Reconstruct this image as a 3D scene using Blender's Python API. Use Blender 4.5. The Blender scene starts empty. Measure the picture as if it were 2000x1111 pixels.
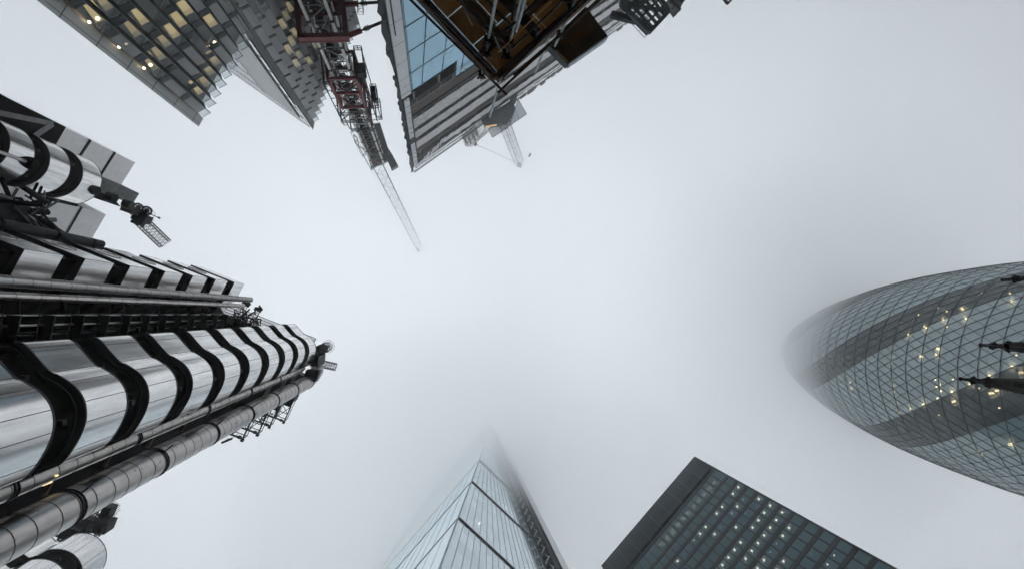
import bpy, math, random
from mathutils import Vector, Matrix
random.seed(7)
R = math.radians
sc = bpy.context.scene
col = sc.collection

# ---------------------------------------------------------------- camera
# world frame: +X runs to the right of the picture, +Y towards its foot, +Z up; the
# photographer stands at the origin and looks almost straight up with a 16 mm lens
FOC = 889.0                      # focal length in photograph pixels (2000 wide)
ZEN = (855.0, 613.0)             # where the verticals meet
EYE = 1.6
_zv = Vector(((ZEN[0] - 1000) / FOC, (ZEN[1] - 555.5) / FOC, 1)).normalized()
ROT = _zv.rotation_difference(Vector((0, 0, 1))).to_matrix()
_r = ROT @ Vector((1, 0, 0)); _u = ROT @ Vector((0, -1, 0)); _b = ROT @ Vector((0, 0, -1))
cam = bpy.data.cameras.new('camera')
cam.lens = 36.0 * FOC / 2000; cam.sensor_width = 36; cam.clip_start = 0.1; cam.clip_end = 5000
camo = bpy.data.objects.new('camera', cam); col.objects.link(camo)
mw = Matrix((_r, _u, _b)).transposed().to_4x4(); mw.translation = Vector((0, 0, EYE))
camo.matrix_world = mw
sc.camera = camo

def A(px, py, h):
    """world point seen at a photograph pixel, h metres above eye level"""
    d = ROT @ Vector(((px - 1000) / FOC, (py - 555.5) / FOC, 1))
    d = d * (h / d.z)
    return Vector((d.x, d.y, h + EYE))

def proj(p):
    d = ROT.transposed() @ (Vector(p) - Vector((0, 0, EYE)))
    return 1000 + d.x / d.z * FOC, 555.5 + d.y / d.z * FOC
def h_at(q, py, lo=20.0, hi=200.0):
    """height above eye at which the vertical through plan point q crosses picture row py"""
    up = proj((q[0], q[1], lo + EYE))[1] < py
    for _ in range(40):
        m = (lo + hi) / 2
        if (proj((q[0], q[1], m + EYE))[1] < py) == up: lo = m
        else: hi = m
    return lo

# ---------------------------------------------------------------- sky, sun, exposure
SUN_EL, SUN_AZ = R(58), R(-60)
w = bpy.data.worlds.new('World'); sc.world = w; w.use_nodes = True
nt = w.node_tree; nt.nodes.clear()
def wn(t, **k):
    n = nt.nodes.new(t)
    for a, b in k.items(): setattr(n, a, b)
    return n
out = wn('ShaderNodeOutputWorld'); bg = wn('ShaderNodeBackground')
sky = wn('ShaderNodeTexSky', sky_type='NISHITA'); sky.sun_disc = False
sky.sun_elevation = SUN_EL; sky.sun_rotation = SUN_AZ
hsv = wn('ShaderNodeHueSaturation'); hsv.inputs['Saturation'].default_value = 0.25
nt.links.new(sky.outputs[0], hsv.inputs['Color'])
# cloud cover: brighter overhead than at the horizon, with soft lighter and darker drifts
tc = wn('ShaderNodeTexCoord'); sep = wn('ShaderNodeSeparateXYZ')
nt.links.new(tc.outputs['Generated'], sep.inputs[0])
mr = wn('ShaderNodeMapRange'); mr.inputs[1].default_value = 0; mr.inputs[2].default_value = 1
mr.inputs[3].default_value = 1.02; mr.inputs[4].default_value = 1.0
nt.links.new(sep.outputs['Z'], mr.inputs[0])
noi = wn('ShaderNodeTexNoise'); noi.inputs['Scale'].default_value = 2.3; noi.inputs['Detail'].default_value = 4
noi.inputs['Roughness'].default_value = 0.45
nt.links.new(tc.outputs['Generated'], noi.inputs['Vector'])
cr = wn('ShaderNodeValToRGB')
cr.color_ramp.elements[0].position = 0.36; cr.color_ramp.elements[0].color = (0.80, 0.835, 0.90, 1)
cr.color_ramp.elements[1].position = 0.62; cr.color_ramp.elements[1].color = (1.0, 1.02, 1.03, 1)
nt.links.new(noi.outputs['Fac'], cr.inputs[0])
cm = wn('ShaderNodeMix', data_type='RGBA', blend_type='MULTIPLY'); cm.inputs['Factor'].default_value = 1
nt.links.new(cr.outputs[0], cm.inputs['A']); nt.links.new(mr.outputs[0], cm.inputs['B'])
sc8 = wn('ShaderNodeMix', data_type='RGBA', blend_type='MULTIPLY'); sc8.inputs['Factor'].default_value = 1
sc8.inputs['B'].default_value = (44.4, 45.7, 46.4, 1)
nt.links.new(cm.outputs['Result'], sc8.inputs['A'])
mx = wn('ShaderNodeMix', data_type='RGBA'); mx.inputs['Factor'].default_value = 0.9
nt.links.new(hsv.outputs[0], mx.inputs['A']); nt.links.new(sc8.outputs['Result'], mx.inputs['B'])
nt.links.new(mx.outputs['Result'], bg.inputs[0]); bg.inputs[1].default_value = 0.0525
nt.links.new(bg.outputs[0], out.inputs[0])

sl = bpy.data.lights.new('sun', 'SUN'); sl.energy = 0.5; sl.angle = R(40); sl.color = (1, 0.96, 0.9)
so = bpy.data.objects.new('sun', sl); col.objects.link(so)
so.rotation_euler = (R(90) - SUN_EL, 0, math.pi - SUN_AZ)
so.location = (0, 0, 400)

sc.view_settings.view_transform = 'Standard'; sc.view_settings.look = 'None'
sc.view_settings.exposure = 0.0; sc.view_settings.gamma = 1
sc.render.engine = 'CYCLES'
cy = sc.cycles
cy.max_bounces = 10; cy.diffuse_bounces = 3; cy.glossy_bounces = 3; cy.transmission_bounces = 4
cy.transparent_max_bounces = 14; cy.volume_bounces = 6
cy.use_denoising = True; cy.use_adaptive_sampling = True; cy.adaptive_threshold = 0.05
cy.sample_clamp_indirect = 60; cy.sample_clamp_direct = 0
cy.caustics_reflective = False; cy.caustics_refractive = False

# ---------------------------------------------------------------- materials
MATS = {}
def mat(name, color, rough=0.6, metal=0.0, noise=0.0, nscale=3.0, stretch=(1, 1, 1), bump=0.0, spec=0.5,
        emit=None, estr=0.0, rnoise=0.0, coat=0.0):
    m = bpy.data.materials.new(name); m.use_nodes = True
    n = m.node_tree; b = n.nodes['Principled BSDF']
    b.inputs['Base Color'].default_value = (*color, 1); b.inputs['Roughness'].default_value = rough
    b.inputs['Metallic'].default_value = metal; b.inputs['Specular IOR Level'].default_value = spec
    b.inputs['Coat Weight'].default_value = coat
    if emit:
        b.inputs['Emission Color'].default_value = (*emit, 1); b.inputs['Emission Strength'].default_value = estr
    if noise or bump or rnoise:
        tcn = n.nodes.new('ShaderNodeTexCoord'); mp = n.nodes.new('ShaderNodeMapping')
        mp.inputs['Scale'].default_value = stretch
        nz = n.nodes.new('ShaderNodeTexNoise'); nz.inputs['Scale'].default_value = nscale
        nz.inputs['Detail'].default_value = 6; nz.inputs['Roughness'].default_value = 0.6
        n.links.new(tcn.outputs['Object'], mp.inputs[0]); n.links.new(mp.outputs[0], nz.inputs['Vector'])
        if noise:
            r1 = n.nodes.new('ShaderNodeValToRGB')
            r1.color_ramp.elements[0].position = 0.3; r1.color_ramp.elements[1].position = 0.7
            r1.color_ramp.elements[0].color = (*[max(0, c * (1 - noise)) for c in color], 1)
            r1.color_ramp.elements[1].color = (*[min(1, c * (1 + noise)) for c in color], 1)
            n.links.new(nz.outputs['Fac'], r1.inputs[0]); n.links.new(r1.outputs[0], b.inputs['Base Color'])
        if rnoise:
            r2 = n.nodes.new('ShaderNodeMapRange'); r2.inputs[3].default_value = rough - rnoise
            r2.inputs[4].default_value = rough + rnoise
            n.links.new(nz.outputs['Fac'], r2.inputs[0]); n.links.new(r2.outputs[0], b.inputs['Roughness'])
        if bump:
            bp = n.nodes.new('ShaderNodeBump'); bp.inputs['Strength'].default_value = bump
            bp.inputs['Distance'].default_value = 0.1
            n.links.new(nz.outputs['Fac'], bp.inputs['Height']); n.links.new(bp.outputs[0], b.inputs['Normal'])
    MATS[name] = m
    return m

def glass(name, tint, refl, rough=0.04, body=(0.05, 0.07, 0.08), bodymix=0.0, vary=0.0, rtint=(1, 1, 1)):
    """tinted pane: part see-through, part mirror, part dull body; vary changes it from pane to pane"""
    m = bpy.data.materials.new(name); m.use_nodes = True; n = m.node_tree; n.nodes.clear()
    o = n.nodes.new('ShaderNodeOutputMaterial')
    tr = n.nodes.new('ShaderNodeBsdfTransparent'); tr.inputs[0].default_value = (*tint, 1)
    gl = n.nodes.new('ShaderNodeBsdfGlossy'); gl.inputs[0].default_value = (*rtint, 1); gl.inputs['Roughness'].default_value = rough
    df = n.nodes.new('ShaderNodeBsdfDiffuse'); df.inputs[0].default_value = (*body, 1)
    m1 = n.nodes.new('ShaderNodeMixShader'); m1.inputs[0].default_value = bodymix
    n.links.new(tr.outputs[0], m1.inputs[1]); n.links.new(df.outputs[0], m1.inputs[2])
    fr = n.nodes.new('ShaderNodeLayerWeight'); fr.inputs[0].default_value = 0.5
    pw = n.nodes.new('ShaderNodeMath'); pw.operation = 'POWER'; pw.inputs[1].default_value = 5
    n.links.new(fr.outputs['Facing'], pw.inputs[0])
    ad = n.nodes.new('ShaderNodeMath'); ad.operation = 'ADD'; ad.use_clamp = True; ad.inputs[1].default_value = refl + 0.04
    n.links.new(pw.outputs[0], ad.inputs[0])
    last = ad
    if vary:
        g = n.nodes.new('ShaderNodeNewGeometry'); v = n.nodes.new('ShaderNodeMapRange')
        v.inputs[3].default_value = -vary; v.inputs[4].default_value = vary
        n.links.new(g.outputs['Random Per Island'], v.inputs[0])
        a2 = n.nodes.new('ShaderNodeMath'); a2.operation = 'ADD'; a2.use_clamp = True
        n.links.new(ad.outputs[0], a2.inputs[0]); n.links.new(v.outputs[0], a2.inputs[1]); last = a2
    m2 = n.nodes.new('ShaderNodeMixShader')
    n.links.new(last.outputs[0], m2.inputs[0]); n.links.new(m1.outputs[0], m2.inputs[1]); n.links.new(gl.outputs[0], m2.inputs[2])
    n.links.new(m2.outputs[0], o.inputs[0]); MATS[name] = m
    return m

def lamp_mat(name, c, s):
    m = bpy.data.materials.new(name); m.use_nodes = True; n = m.node_tree; n.nodes.clear()
    o = n.nodes.new('ShaderNodeOutputMaterial'); e = n.nodes.new('ShaderNodeEmission')
    e.inputs[0].default_value = (*c, 1); e.inputs[1].default_value = s
    n.links.new(e.outputs[0], o.inputs[0]); MATS[name] = m
    return m

steel = mat('brushed_steel', (0.76, 0.745, 0.735), 0.19, 1.0, noise=0.16, nscale=2.0, stretch=(1, 1, 0.12), rnoise=0.09, bump=0.05)
steel_pipe = mat('pipe_steel', (0.47, 0.44, 0.42), 0.30, 1.0, noise=0.14, nscale=1.2, rnoise=0.08, bump=0.04)
steel_dull = mat('dull_steel', (0.20, 0.20, 0.205), 0.55, 0.7, noise=0.2, nscale=1.5)
louvre = mat('louvre_metal', (0.88, 0.86, 0.86), 0.38, 0.7, noise=0.06, nscale=1.5)
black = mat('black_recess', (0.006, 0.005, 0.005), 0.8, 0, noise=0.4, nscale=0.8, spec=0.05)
dark_steel = mat('dark_steel', (0.018, 0.021, 0.022), 0.55, 0.1, noise=0.35, nscale=4, spec=0.2)
seam = mat('seam_black', (0.03, 0.03, 0.03), 0.6)
seam_brown = mat('joint_brown', (0.13, 0.10, 0.085), 0.6)
concrete = mat('concrete', (0.16, 0.16, 0.155), 0.85, 0, noise=0.3, nscale=1.2, bump=0.2)
clad = mat('pale_cladding', (0.46, 0.47, 0.47), 0.5, 0.1, noise=0.05, nscale=0.7)
white_clad = mat('white_cladding', (0.66, 0.68, 0.70), 0.35, 0.0, noise=0.04, nscale=0.5)
mast_paint = mat('mast_paint', (0.72, 0.69, 0.66), 0.5, 0, noise=0.12, nscale=1.5, spec=0.3)
red_paint = mat('red_paint', (0.17, 0.014, 0.020), 0.5, 0, noise=0.3, nscale=2, spec=0.3)
grey_box = mat('grey_green_paint', (0.10, 0.13, 0.135), 0.55, 0.1, noise=0.2, nscale=1.5)
ply = mat('plywood', (0.58, 0.31, 0.095), 0.7, 0, noise=0.35, nscale=0.9, stretch=(1, 0.3, 1))
timber = mat('timber', (0.10, 0.055, 0.035), 0.8, 0, noise=0.4, nscale=3)
galv = mat('galvanised_tube', (0.34, 0.38, 0.39), 0.42, 0.8, noise=0.25, nscale=8)
rust_tube = mat('dark_tube', (0.035, 0.026, 0.024), 0.6, 0.3, noise=0.4, nscale=6)
stone_dark = mat('silhouette_stone', (0.016, 0.011, 0.010), 0.9, 0, noise=0.4, nscale=4, bump=0.5, spec=0.2)  # near-black colour paints the pinnacles' silhouette against the sky
asphalt = mat('asphalt', (0.05, 0.05, 0.05), 0.9, 0, noise=0.2, nscale=2, bump=0.2)
paving = mat('paving_stone', (0.22, 0.21, 0.20), 0.85, 0, noise=0.15, nscale=3, bump=0.1)

# ---------------------------------------------------------------- mesh helpers
BASE = {}
class MB:
    def __init__(self): self.v = []; self.f = []; self.m = []; self.s = []
    def add(self, pts, faces, m=0, smooth=False):
        k = len(self.v); self.v += [Vector(p) for p in pts]
        for f in faces: self.f.append([k + i for i in f]); self.m.append(m); self.s.append(smooth)
    def quad(self, a, b, c, d, m=0): self.add([a, b, c, d], [(0, 1, 2, 3)], m)
    def box(self, o, a, b, c, m=0):
        o, a, b, c = Vector(o), Vector(a), Vector(b), Vector(c)
        p = [o, o + a, o + a + b, o + b]; p += [q + c for q in p]
        self.add(p, [(0, 3, 2, 1), (4, 5, 6, 7), (0, 1, 5, 4), (1, 2, 6, 5), (2, 3, 7, 6), (3, 0, 4, 7)], m)
    def bar(self, p, q, wd, ht=None, up=None, m=0):
        p, q = Vector(p), Vector(q); d = q - p
        if d.length < 1e-6: return
        ht = ht or wd; d.normalize(); up = Vector(up or (0, 0, 1))
        if abs(d.dot(up)) > 0.97: up = Vector((1, 0.13, 0))
        s = d.cross(up).normalized(); t = s.cross(d).normalized()
        self.box(p - s * wd / 2 - t * ht / 2, s * wd, t * ht, q - p, m)
    def tube(self, pts, r, n=10, m=0, r2=None, caps=True):
        pts = [Vector(p) for p in pts]; N = len(pts); rings = []; prev = None
        for i, p in enumerate(pts):
            d = (pts[min(i + 1, N - 1)] - pts[max(i - 1, 0)]).normalized()
            if prev is None:
                up = Vector((0, 0, 1)) if abs(d.z) < 0.9 else Vector((1, 0, 0))
                s = d.cross(up).normalized()
            else:
                s = (prev - d * prev.dot(d)).normalized()
            prev = s; t = d.cross(s)
            rr = r if r2 is None else r + (r2 - r) * i / (N - 1)
            rings.append([p + (s * math.cos(2 * math.pi * k / n) + t * math.sin(2 * math.pi * k / n)) * rr for k in range(n)])
        vs = [x for g in rings for x in g]
        fs = [(i * n + k, i * n + (k + 1) % n, (i + 1) * n + (k + 1) % n, (i + 1) * n + k) for i in range(N - 1) for k in range(n)]
        self.add(vs, fs, m, True)
        if caps:
            self.add(rings[0][::-1], [tuple(range(n))], m); self.add(rings[-1], [tuple(range(n))], m)
    def prism(self, plan, z0, z1, m=0, smooth=False, mcap=None):
        n = len(plan)
        lo = [Vector((p[0], p[1], z0)) for p in plan]; hi = [Vector((p[0], p[1], z1)) for p in plan]
        self.add(lo + hi, [(i, (i + 1) % n, n + (i + 1) % n, n + i) for i in range(n)], m, smooth)
        mc = m if mcap is None else mcap
        self.add(lo[::-1], [tuple(range(n))], mc); self.add(hi, [tuple(range(n))], mc)
    def lathe(self, c, prof, n=24, m=0, smooth=True):
        c = Vector(c); vs = []
        for r, z in prof:
            for k in range(n):
                a = 2 * math.pi * k / n; vs.append(c + Vector((r * math.cos(a), r * math.sin(a), z)))
        self.add(vs, [(i * n + k, i * n + (k + 1) % n, (i + 1) * n + (k + 1) % n, (i + 1) * n + k)
                      for i in range(len(prof) - 1) for k in range(n)], m, smooth)
    def lattice(self, p, q, wd, ht, n, rc, rb, up=(0, 0, 1), m=0, mbr=None, wd2=None, ht2=None, x=False):
        """four chords from p to q with zig-zag lacing on every side"""
        p, q = Vector(p), Vector(q); d = (q - p).normalized(); up = Vector(up)
        if abs(d.dot(up)) > 0.97: up = Vector((0.0, 1, 0))
        s = d.cross(up).normalized(); t = s.cross(d).normalized()
        wd2 = wd2 or wd; ht2 = ht2 or ht; mbr = m if mbr is None else mbr
        def P(i, k):
            f = i / n; a = (wd + (wd2 - wd) * f) / 2; b = (ht + (ht2 - ht) * f) / 2
            return p + (q - p) * f + s * a * (-1, 1, 1, -1)[k] + t * b * (-1, -1, 1, 1)[k]
        for k in range(4): self.bar(P(0, k), P(n, k), rc * 2, m=m)
        for i in range(n):
            for k in range(4):
                j = (k + 1) % 4
                self.bar(P(i, k), P(i, j), rb * 1.6, m=mbr)
                if (i + k) % 2 or x: self.bar(P(i, k), P(i + 1, j), rb * 1.6, m=mbr)
                if not (i + k) % 2 or x: self.bar(P(i, j), P(i + 1, k), rb * 1.6, m=mbr)
        for k in range(4): self.bar(P(n, k), P(n, (k + 1) % 4), rb * 1.6, m=mbr)
    def build(self, name, mats, parent=None, **tags):
        base = BASE.get(parent.name, Vector((0, 0, 0))) if parent else Vector((0, 0, 0))
        me = bpy.data.meshes.new(name)
        me.from_pydata([tuple(p - base) for p in self.v], [], self.f)
        if not isinstance(mats, (list, tuple)): mats = [mats]
        for q in mats: me.materials.append(q)
        me.polygons.foreach_set('material_index', self.m); me.polygons.foreach_set('use_smooth', self.s)
        me.update()
        o = bpy.data.objects.new(name, me); col.objects.link(o)
        if parent: o.parent = parent; BASE[o.name] = base
        tag(o, **tags)
        return o

def tag(o, label=None, cat=None, group=None, kind=None):
    if label: o['label'] = label
    if cat: o['category'] = cat
    if group: o['group'] = group
    if kind: o['kind'] = kind

def thing(name, loc, label, cat, group=None):
    o = bpy.data.objects.new(name, None); col.objects.link(o)
    o.location = loc; o.empty_display_size = 2; BASE[o.name] = Vector(loc)
    tag(o, label, cat, group)
    return o

def xy(p): return Vector((p[0], p[1], 0))
def at_z(p, z): return Vector((p[0], p[1], z))
def smooth_line(pts, k=4):
    o = []
    n = len(pts)
    for i in range(n - 1):
        a, b, c, d = pts[max(i - 1, 0)], pts[i], pts[i + 1], pts[min(i + 2, n - 1)]
        for j in range(k):
            t = j / k
            o.append(tuple(0.5 * ((2 * b[e]) + (-a[e] + c[e]) * t + (2 * a[e] - 5 * b[e] + 4 * c[e] - d[e]) * t * t
                                  + (-a[e] + 3 * b[e] - 3 * c[e] + d[e]) * t ** 3) for e in (0, 1)))
    o.append(tuple(pts[-1][:2]))
    return o
def inset(poly, d):
    """shrink a closed plan polygon by d (winding found from its area)"""
    n = len(poly); ar = sum(poly[i][0] * poly[(i + 1) % n][1] - poly[(i + 1) % n][0] * poly[i][1] for i in range(n))
    sg = 1 if ar > 0 else -1; o = []
    for i in range(n):
        a, b, c = Vector(poly[i - 1][:2]), Vector(poly[i][:2]), Vector(poly[(i + 1) % n][:2])
        e = (b - a).normalized() + (c - b).normalized()
        if e.length < 1e-6: e = (c - b)
        e.normalize(); o.append((b.x - e.y * d * sg, b.y + e.x * d * sg))
    return o

# ---------------------------------------------------------------- ground, streets
g = MB(); g.quad((-900, -900, 0), (900, -900, 0), (900, 900, 0), (-900, 900, 0)); g.build('ground', paving, kind='structure')
def strip_mesh(pts, wd, z, m, name):
    b = MB()
    for i in range(len(pts) - 1):
        p, q = Vector((*pts[i], z)), Vector((*pts[i + 1], z)); s = (q - p).cross(Vector((0, 0, 1))).normalized() * wd / 2
        b.quad(p - s, q - s, q + s, p + s)
    return b.build(name, m, kind='structure')
strip_mesh([(-12.5, -200), (-8, -20), (-4, 20), (10, 200)], 7, 0.006, asphalt, 'road')
# ================================================================ steel office building on the left
Wd = Vector((-0.92, -0.39, 0)).normalized(); Td = Vector((-0.39, 0.92, 0)).normalized()
STEP = 4.38
bd = thing('steel_office_building', (-26, 4, 0), 'stainless steel office building with banded stair tower and outside pipes on the left', 'building')

def banded_tower(parent, outline, tops, zt, gap, core_in=0.45, zlow=2.0, seams=(), rail=True):
    """steel bands stacked with dark recesses between; tops = tops of the recesses"""
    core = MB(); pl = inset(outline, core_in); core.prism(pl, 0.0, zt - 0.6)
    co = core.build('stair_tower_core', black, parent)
    zs = [(tops[0], zt)] + [(tops[i + 1], tops[i] - gap) for i in range(len(tops) - 1)]
    for z0, z1 in zs:
        if z0 < zlow: continue
        b = MB(); b.prism(outline, z0, z1, 0, True, 1)
        n = len(outline)
        for i in seams:
            a, c = Vector(outline[i]), Vector(outline[(i + 1) % n]); d = (c - a).normalized()
            nrm = Vector((d.y, -d.x)); ctr = Vector((sum(p[0] for p in outline) / n, sum(p[1] for p in outline) / n))
            if nrm.dot(a - ctr) < 0: nrm = -nrm
            p = a + nrm * 0.004 - d * 0.016
            b.box((p.x - nrm.x * .02, p.y - nrm.y * .02, z0 + .01), (d.x * .032, d.y * .032, 0), (nrm.x * .02, nrm.y * .02, 0), (0, 0, z1 - z0 - .02), 2)
        lip = inset(outline, -0.02)
        b.prism(lip, z0 - 0.05, z0 + 0.03, 1); b.prism(lip, z1 - 0.03, z1 + 0.05, 1)
        b.build('cladding_band', [steel, seam, seam], co)
    if rail:
        o2 = inset(outline, 0.16)
        for z0, z1 in zs[1:]:
            if z1 < zlow: continue
            rl = MB(); rl.tube([(p[0], p[1], z1 + gap * 0.80) for p in o2], 0.035, 5)
            for i in (len(o2) // 3, len(o2) * 2 // 3):
                p = Vector(outline[i]).lerp(Vector(pl[i]), .8); rl.box((p.x - .12, p.y - .12, z1 + gap * .45), (0.24, 0, 0), (0, 0.24, 0), (0, 0, 0.25))
            rl.build('stair_rail', dark_steel, co)
    return co

H0 = 25.9
opx = [(61, 667), (100, 664), (137.7, 661), (154.5, 667), (174, 689), (196, 712), (208, 717), (232.6, 733), (248, 751.6),
       (255, 773), (254, 797.5), (242, 828), (219, 862), (199, 874), (150, 893)]
out1 = smooth_line([A(x, y, H0)[:2] for x, y in opx], 4)
e1 = Vector(out1[-1]); s1 = Vector(out1[0])
out1 += [tuple(e1 + Wd.xy * 4), tuple(s1 + Vector((-2.6, 1.1)))]
tops1 = [58.0 + EYE - STEP * k for k in range(12)]
banded_tower(bd, out1, tops1, 61.0 + EYE, 1.7, seams=(8, 14, 20, 27, 34, 40, 46, 52))

# faceted service pods with round windows
c1 = A(477.5, 554, 57.6).xy
pod = [c1 + Wd.xy * 4.9, c1, c1 + Td.xy * 1.75, c1 + Td.xy * 4.6 + Wd.xy * 0.9, c1 + Td.xy * 4.6 + Wd.xy * 4.9]
pod = [tuple(p) for p in pod]
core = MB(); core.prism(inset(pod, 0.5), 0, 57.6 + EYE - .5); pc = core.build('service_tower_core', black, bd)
for k in range(12):
    z0 = 55.0 + EYE - 4.37 * k; z1 = 57.6 + EYE if k == 0 else z0 + 4.37 - 1.75
    if z0 < 3: break
    b = MB(); b.prism(pod, z0, z1, 0, False, 1)
    b.bar(at_z(c1, z0), at_z(c1, z1), 0.03, m=1)
    o = b.build('service_pod', [steel, seam], pc)
    if k > 0:
        ph = MB(); cc = c1 + Wd.xy * 2.6; nrm = -Td.xy
        for rr, pr, mm in ((0.85, 0.03, 0), (0.70, 0.035, 1)):
            ring = []
            for j in range(28):
                a = 2 * math.pi * j / 28
                q = cc + Wd.xy * rr * math.cos(a) + nrm * 0.02
                ring.append(Vector((q.x, q.y, (z0 + z1) / 2 + rr * math.sin(a))))
            ph.tube(ring + ring[:1], pr, 5, mm, caps=False)
        ph.build('porthole', [steel_dull, steel], o)
# brackets and small ducts under the pods
for k in range(1, 12):
    bk = MB()
    z = 55.0 + EYE - 4.37 * k - .3
    p = c1 + Td.xy * 2.4 - Wd.xy * .1
    bk.tube([at_z(p, z), at_z(p + Td.xy * 1.0 - Wd.xy * .3, z + .1), at_z(p + Td.xy * 1.6 + Wd.xy * .3, z + .1)], .13, 6)
    bk.bar(at_z(p + Wd.xy * .2, z + 1.4), at_z(p + Td.xy * 2.2 - Wd.xy * .8, z + 1.5), .08)
    bk.build('pod_bracket', dark_steel, bd)

def pipe(name, plan, r, h1, joint=1.0, mt=steel_pipe, path=None, z0=0.2, clamps=0, jw=.03, jm=seam_brown, prnt=None):
    b = MB(); x, y = plan[0], plan[1]
    pts = [Vector((x, y, z0)), Vector((x, y, h1 + EYE))]
    if path: pts += path
    b.tube(pts, r, 20)
    z = z0 + .4; i = 0
    while z < h1 + EYE - .2:
        b.lathe((x, y, z), [(r - .02, 0), (r + .012, 0), (r + .012, jw), (r - .02, jw)], 20, 1)
        if clamps and i % clamps == clamps - 1:
            b.lathe((x, y, z + .12), [(r, 0), (r + .05, 0), (r + .05, .07), (r, .07)], 20, 2)
            b.lathe((x, y, z + .30), [(r, 0), (r + .05, 0), (r + .05, .07), (r, .07)], 20, 2)
            b.bar((x + r * .8, y - r * .8, z + .2), (x + r * 1.25, y - r * 1.2, z + .3), .06, m=2)
        z += joint * (1 if i % 3 else 1.25); i += 1
    return b.build(name, [mt, jm, dark_steel], prnt or bd)
pa = A(485, 585, 56.3); pipe('riser_pipe', pa, 0.31, 56.3, 1.15, clamps=0, path=[Vector((pa.x + .2, pa.y, pa.z + .3))])
pb = A(475, 597, 56.0); pipe('riser_pipe', pb, 0.22, 56.0, 1.25)
p2x = A(574, 727, 59.9); dd = p2x.xy.normalized()
pipe('riser_pipe', p2x, 0.45, 59.5, 1.05, clamps=7, path=[A(585, 722, 60.6), A(592, 715, 60.8)])
bp_ = A(600, 746, 62.0); pipe('main_riser_duct', bp_, 0.82, 62.0, 0.98, clamps=6, jw=.045,
     path=[A(612, 735, 63.3), A(619, 724, 64.2), A(619, 712, 64.8), A(611, 702, 64.9), A(600, 696, 64.6)])

# body of the building behind the towers
S = Vector((-21.0, 10.0)); Nn = S - Td.xy * 5.6
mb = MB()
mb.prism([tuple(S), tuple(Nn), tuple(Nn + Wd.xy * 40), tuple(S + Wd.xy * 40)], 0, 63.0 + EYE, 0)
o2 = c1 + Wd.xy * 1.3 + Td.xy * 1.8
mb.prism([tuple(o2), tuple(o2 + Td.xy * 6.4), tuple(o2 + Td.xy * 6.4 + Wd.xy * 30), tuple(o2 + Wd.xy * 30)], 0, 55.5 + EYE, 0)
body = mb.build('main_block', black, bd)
for k in range(13):
    z = 56.0 + EYE - 4.38 * k
    if z < 1: break
    lg = MB()
    lg.box(at_z(o2 - Wd.xy * .5, z), Td * 6.0, Wd * .48, (0, 0, .35))
    for j in range(6):
        lg.bar(at_z(o2 - Wd.xy * .45 + Td.xy * j * 1.1, z + .3), at_z(o2 - Wd.xy * .45 + Td.xy * j * 1.1, z + 1.4), .05)
    lg.build('floor_edge', dark_steel, bd)
gw = MB()                                                        # narrow galleries and tubes in the recess
base = Vector((pb.x - .5, pb.y + 1.0))
for i, (a, b2) in enumerate(((0, 0), (.1, .55), (-.3, 1.1), (.5, 1.5))):
    gw.tube([(base.x + a, base.y + b2, 1), (base.x + a, base.y + b2, 53.5)], (.05, .08, .06, .05)[i], 6, 1)
for k in range(26):
    z = 53.5 - 2.19 * k
    gw.box(Vector((base.x - 1.2, base.y - .1, z)), (1.9, .1, 0), (-.3, 1.9, 0), (0, 0, .09), 0)
    for a in (-.1, .9, 1.8): gw.bar((base.x + .75 - .1 * a, base.y + a, z), (base.x + .75 - .1 * a, base.y + a, z + 1.1), .05, m=0)
    gw.bar((base.x + .75, base.y - .1, z + 1.1), (base.x + .55, base.y + 1.8, z + 1.1), .04, m=0)
gw.build('access_gallery', [dark_steel, steel_pipe], bd)
# plant room slab above the stair tower
E0 = A(617, 661, 66.0).xy
pr = MB(); L = 12.5
pr.box(at_z(E0, 58.0 + EYE), Wd * L, Td * 3.6, (0, 0, 8.0), 0)
for z in (59.2, 61.3, 63.5, 65.9): pr.box(at_z(E0 - Td.xy * .05 - Wd.xy * .03, z + EYE), Wd * L, Td * .05, (0, 0, .10), 1)
for z in (59.2, 61.3, 63.5, 65.9): pr.box(at_z(E0 - Wd.xy * .05, z + EYE), Wd * .047, Td * 3.6, (0, 0, .10), 1)
pr.build('plant_room', [louvre, seam], bd)
# roof level clutter above the recess
cl = MB(); random.seed(3)
q0 = A(470, 612, 57); 
cl.lattice(A(447, 628, 56.3), A(508, 634, 57.5), 1.3, 1.0, 9, .05, .03)
cl.lattice(A(470, 606, 57.3), A(470, 650, 56.0), .9, .9, 6, .05, .03)
for k in range(26):
    p = A(random.uniform(450, 500), random.uniform(612, 645), random.uniform(55, 57.5)); 
    q = p + Vector((random.uniform(-1.1, 1.1), random.uniform(-1, 1), random.uniform(-.4, 1.0)))
    cl.bar(p, q, random.choice((.05, .08, .14)))
cl.box(A(455, 640, 55.2), (2.2, .5, 0), (-.3, 1.0, 0), (0, 0, .5))
cl.build('roof_railing', dark_steel, bd)
# posts carrying lamps / pulleys at the top
def post_head(px0, px1, h0, h1):
    b = MB(); a, c = A(*px0, h0), A(*px1, h1)
    s = (c - a).cross(Vector((0, 0, 1))).normalized() * .28
    b.bar(a - s, c - s, .05); b.bar(a + s, c + s, .05)
    for i in range(5):
        f = i / 4; b.bar(a.lerp(c, f) - s, a.lerp(c, f) + s, .04)
    b.tube([c - Vector((.35, .2, .1)), c + Vector((.35, .25, .1))], .2, 8)
    b.box(c + Vector((-.3, -.3, -.1)), (.5, 0, 0), (0, .45, 0), (0, 0, .35))
    b.tube([c + Vector((.1, -.5, 0)), c + Vector((.5, .1, .1))], .1, 6)
    return b.build('pulley_post', dark_steel, bd)
post_head((492, 634), (504, 604), 57.6, 60.0)
pf = post_head((468, 622), (480, 594), 57.3, 59.0)
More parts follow.
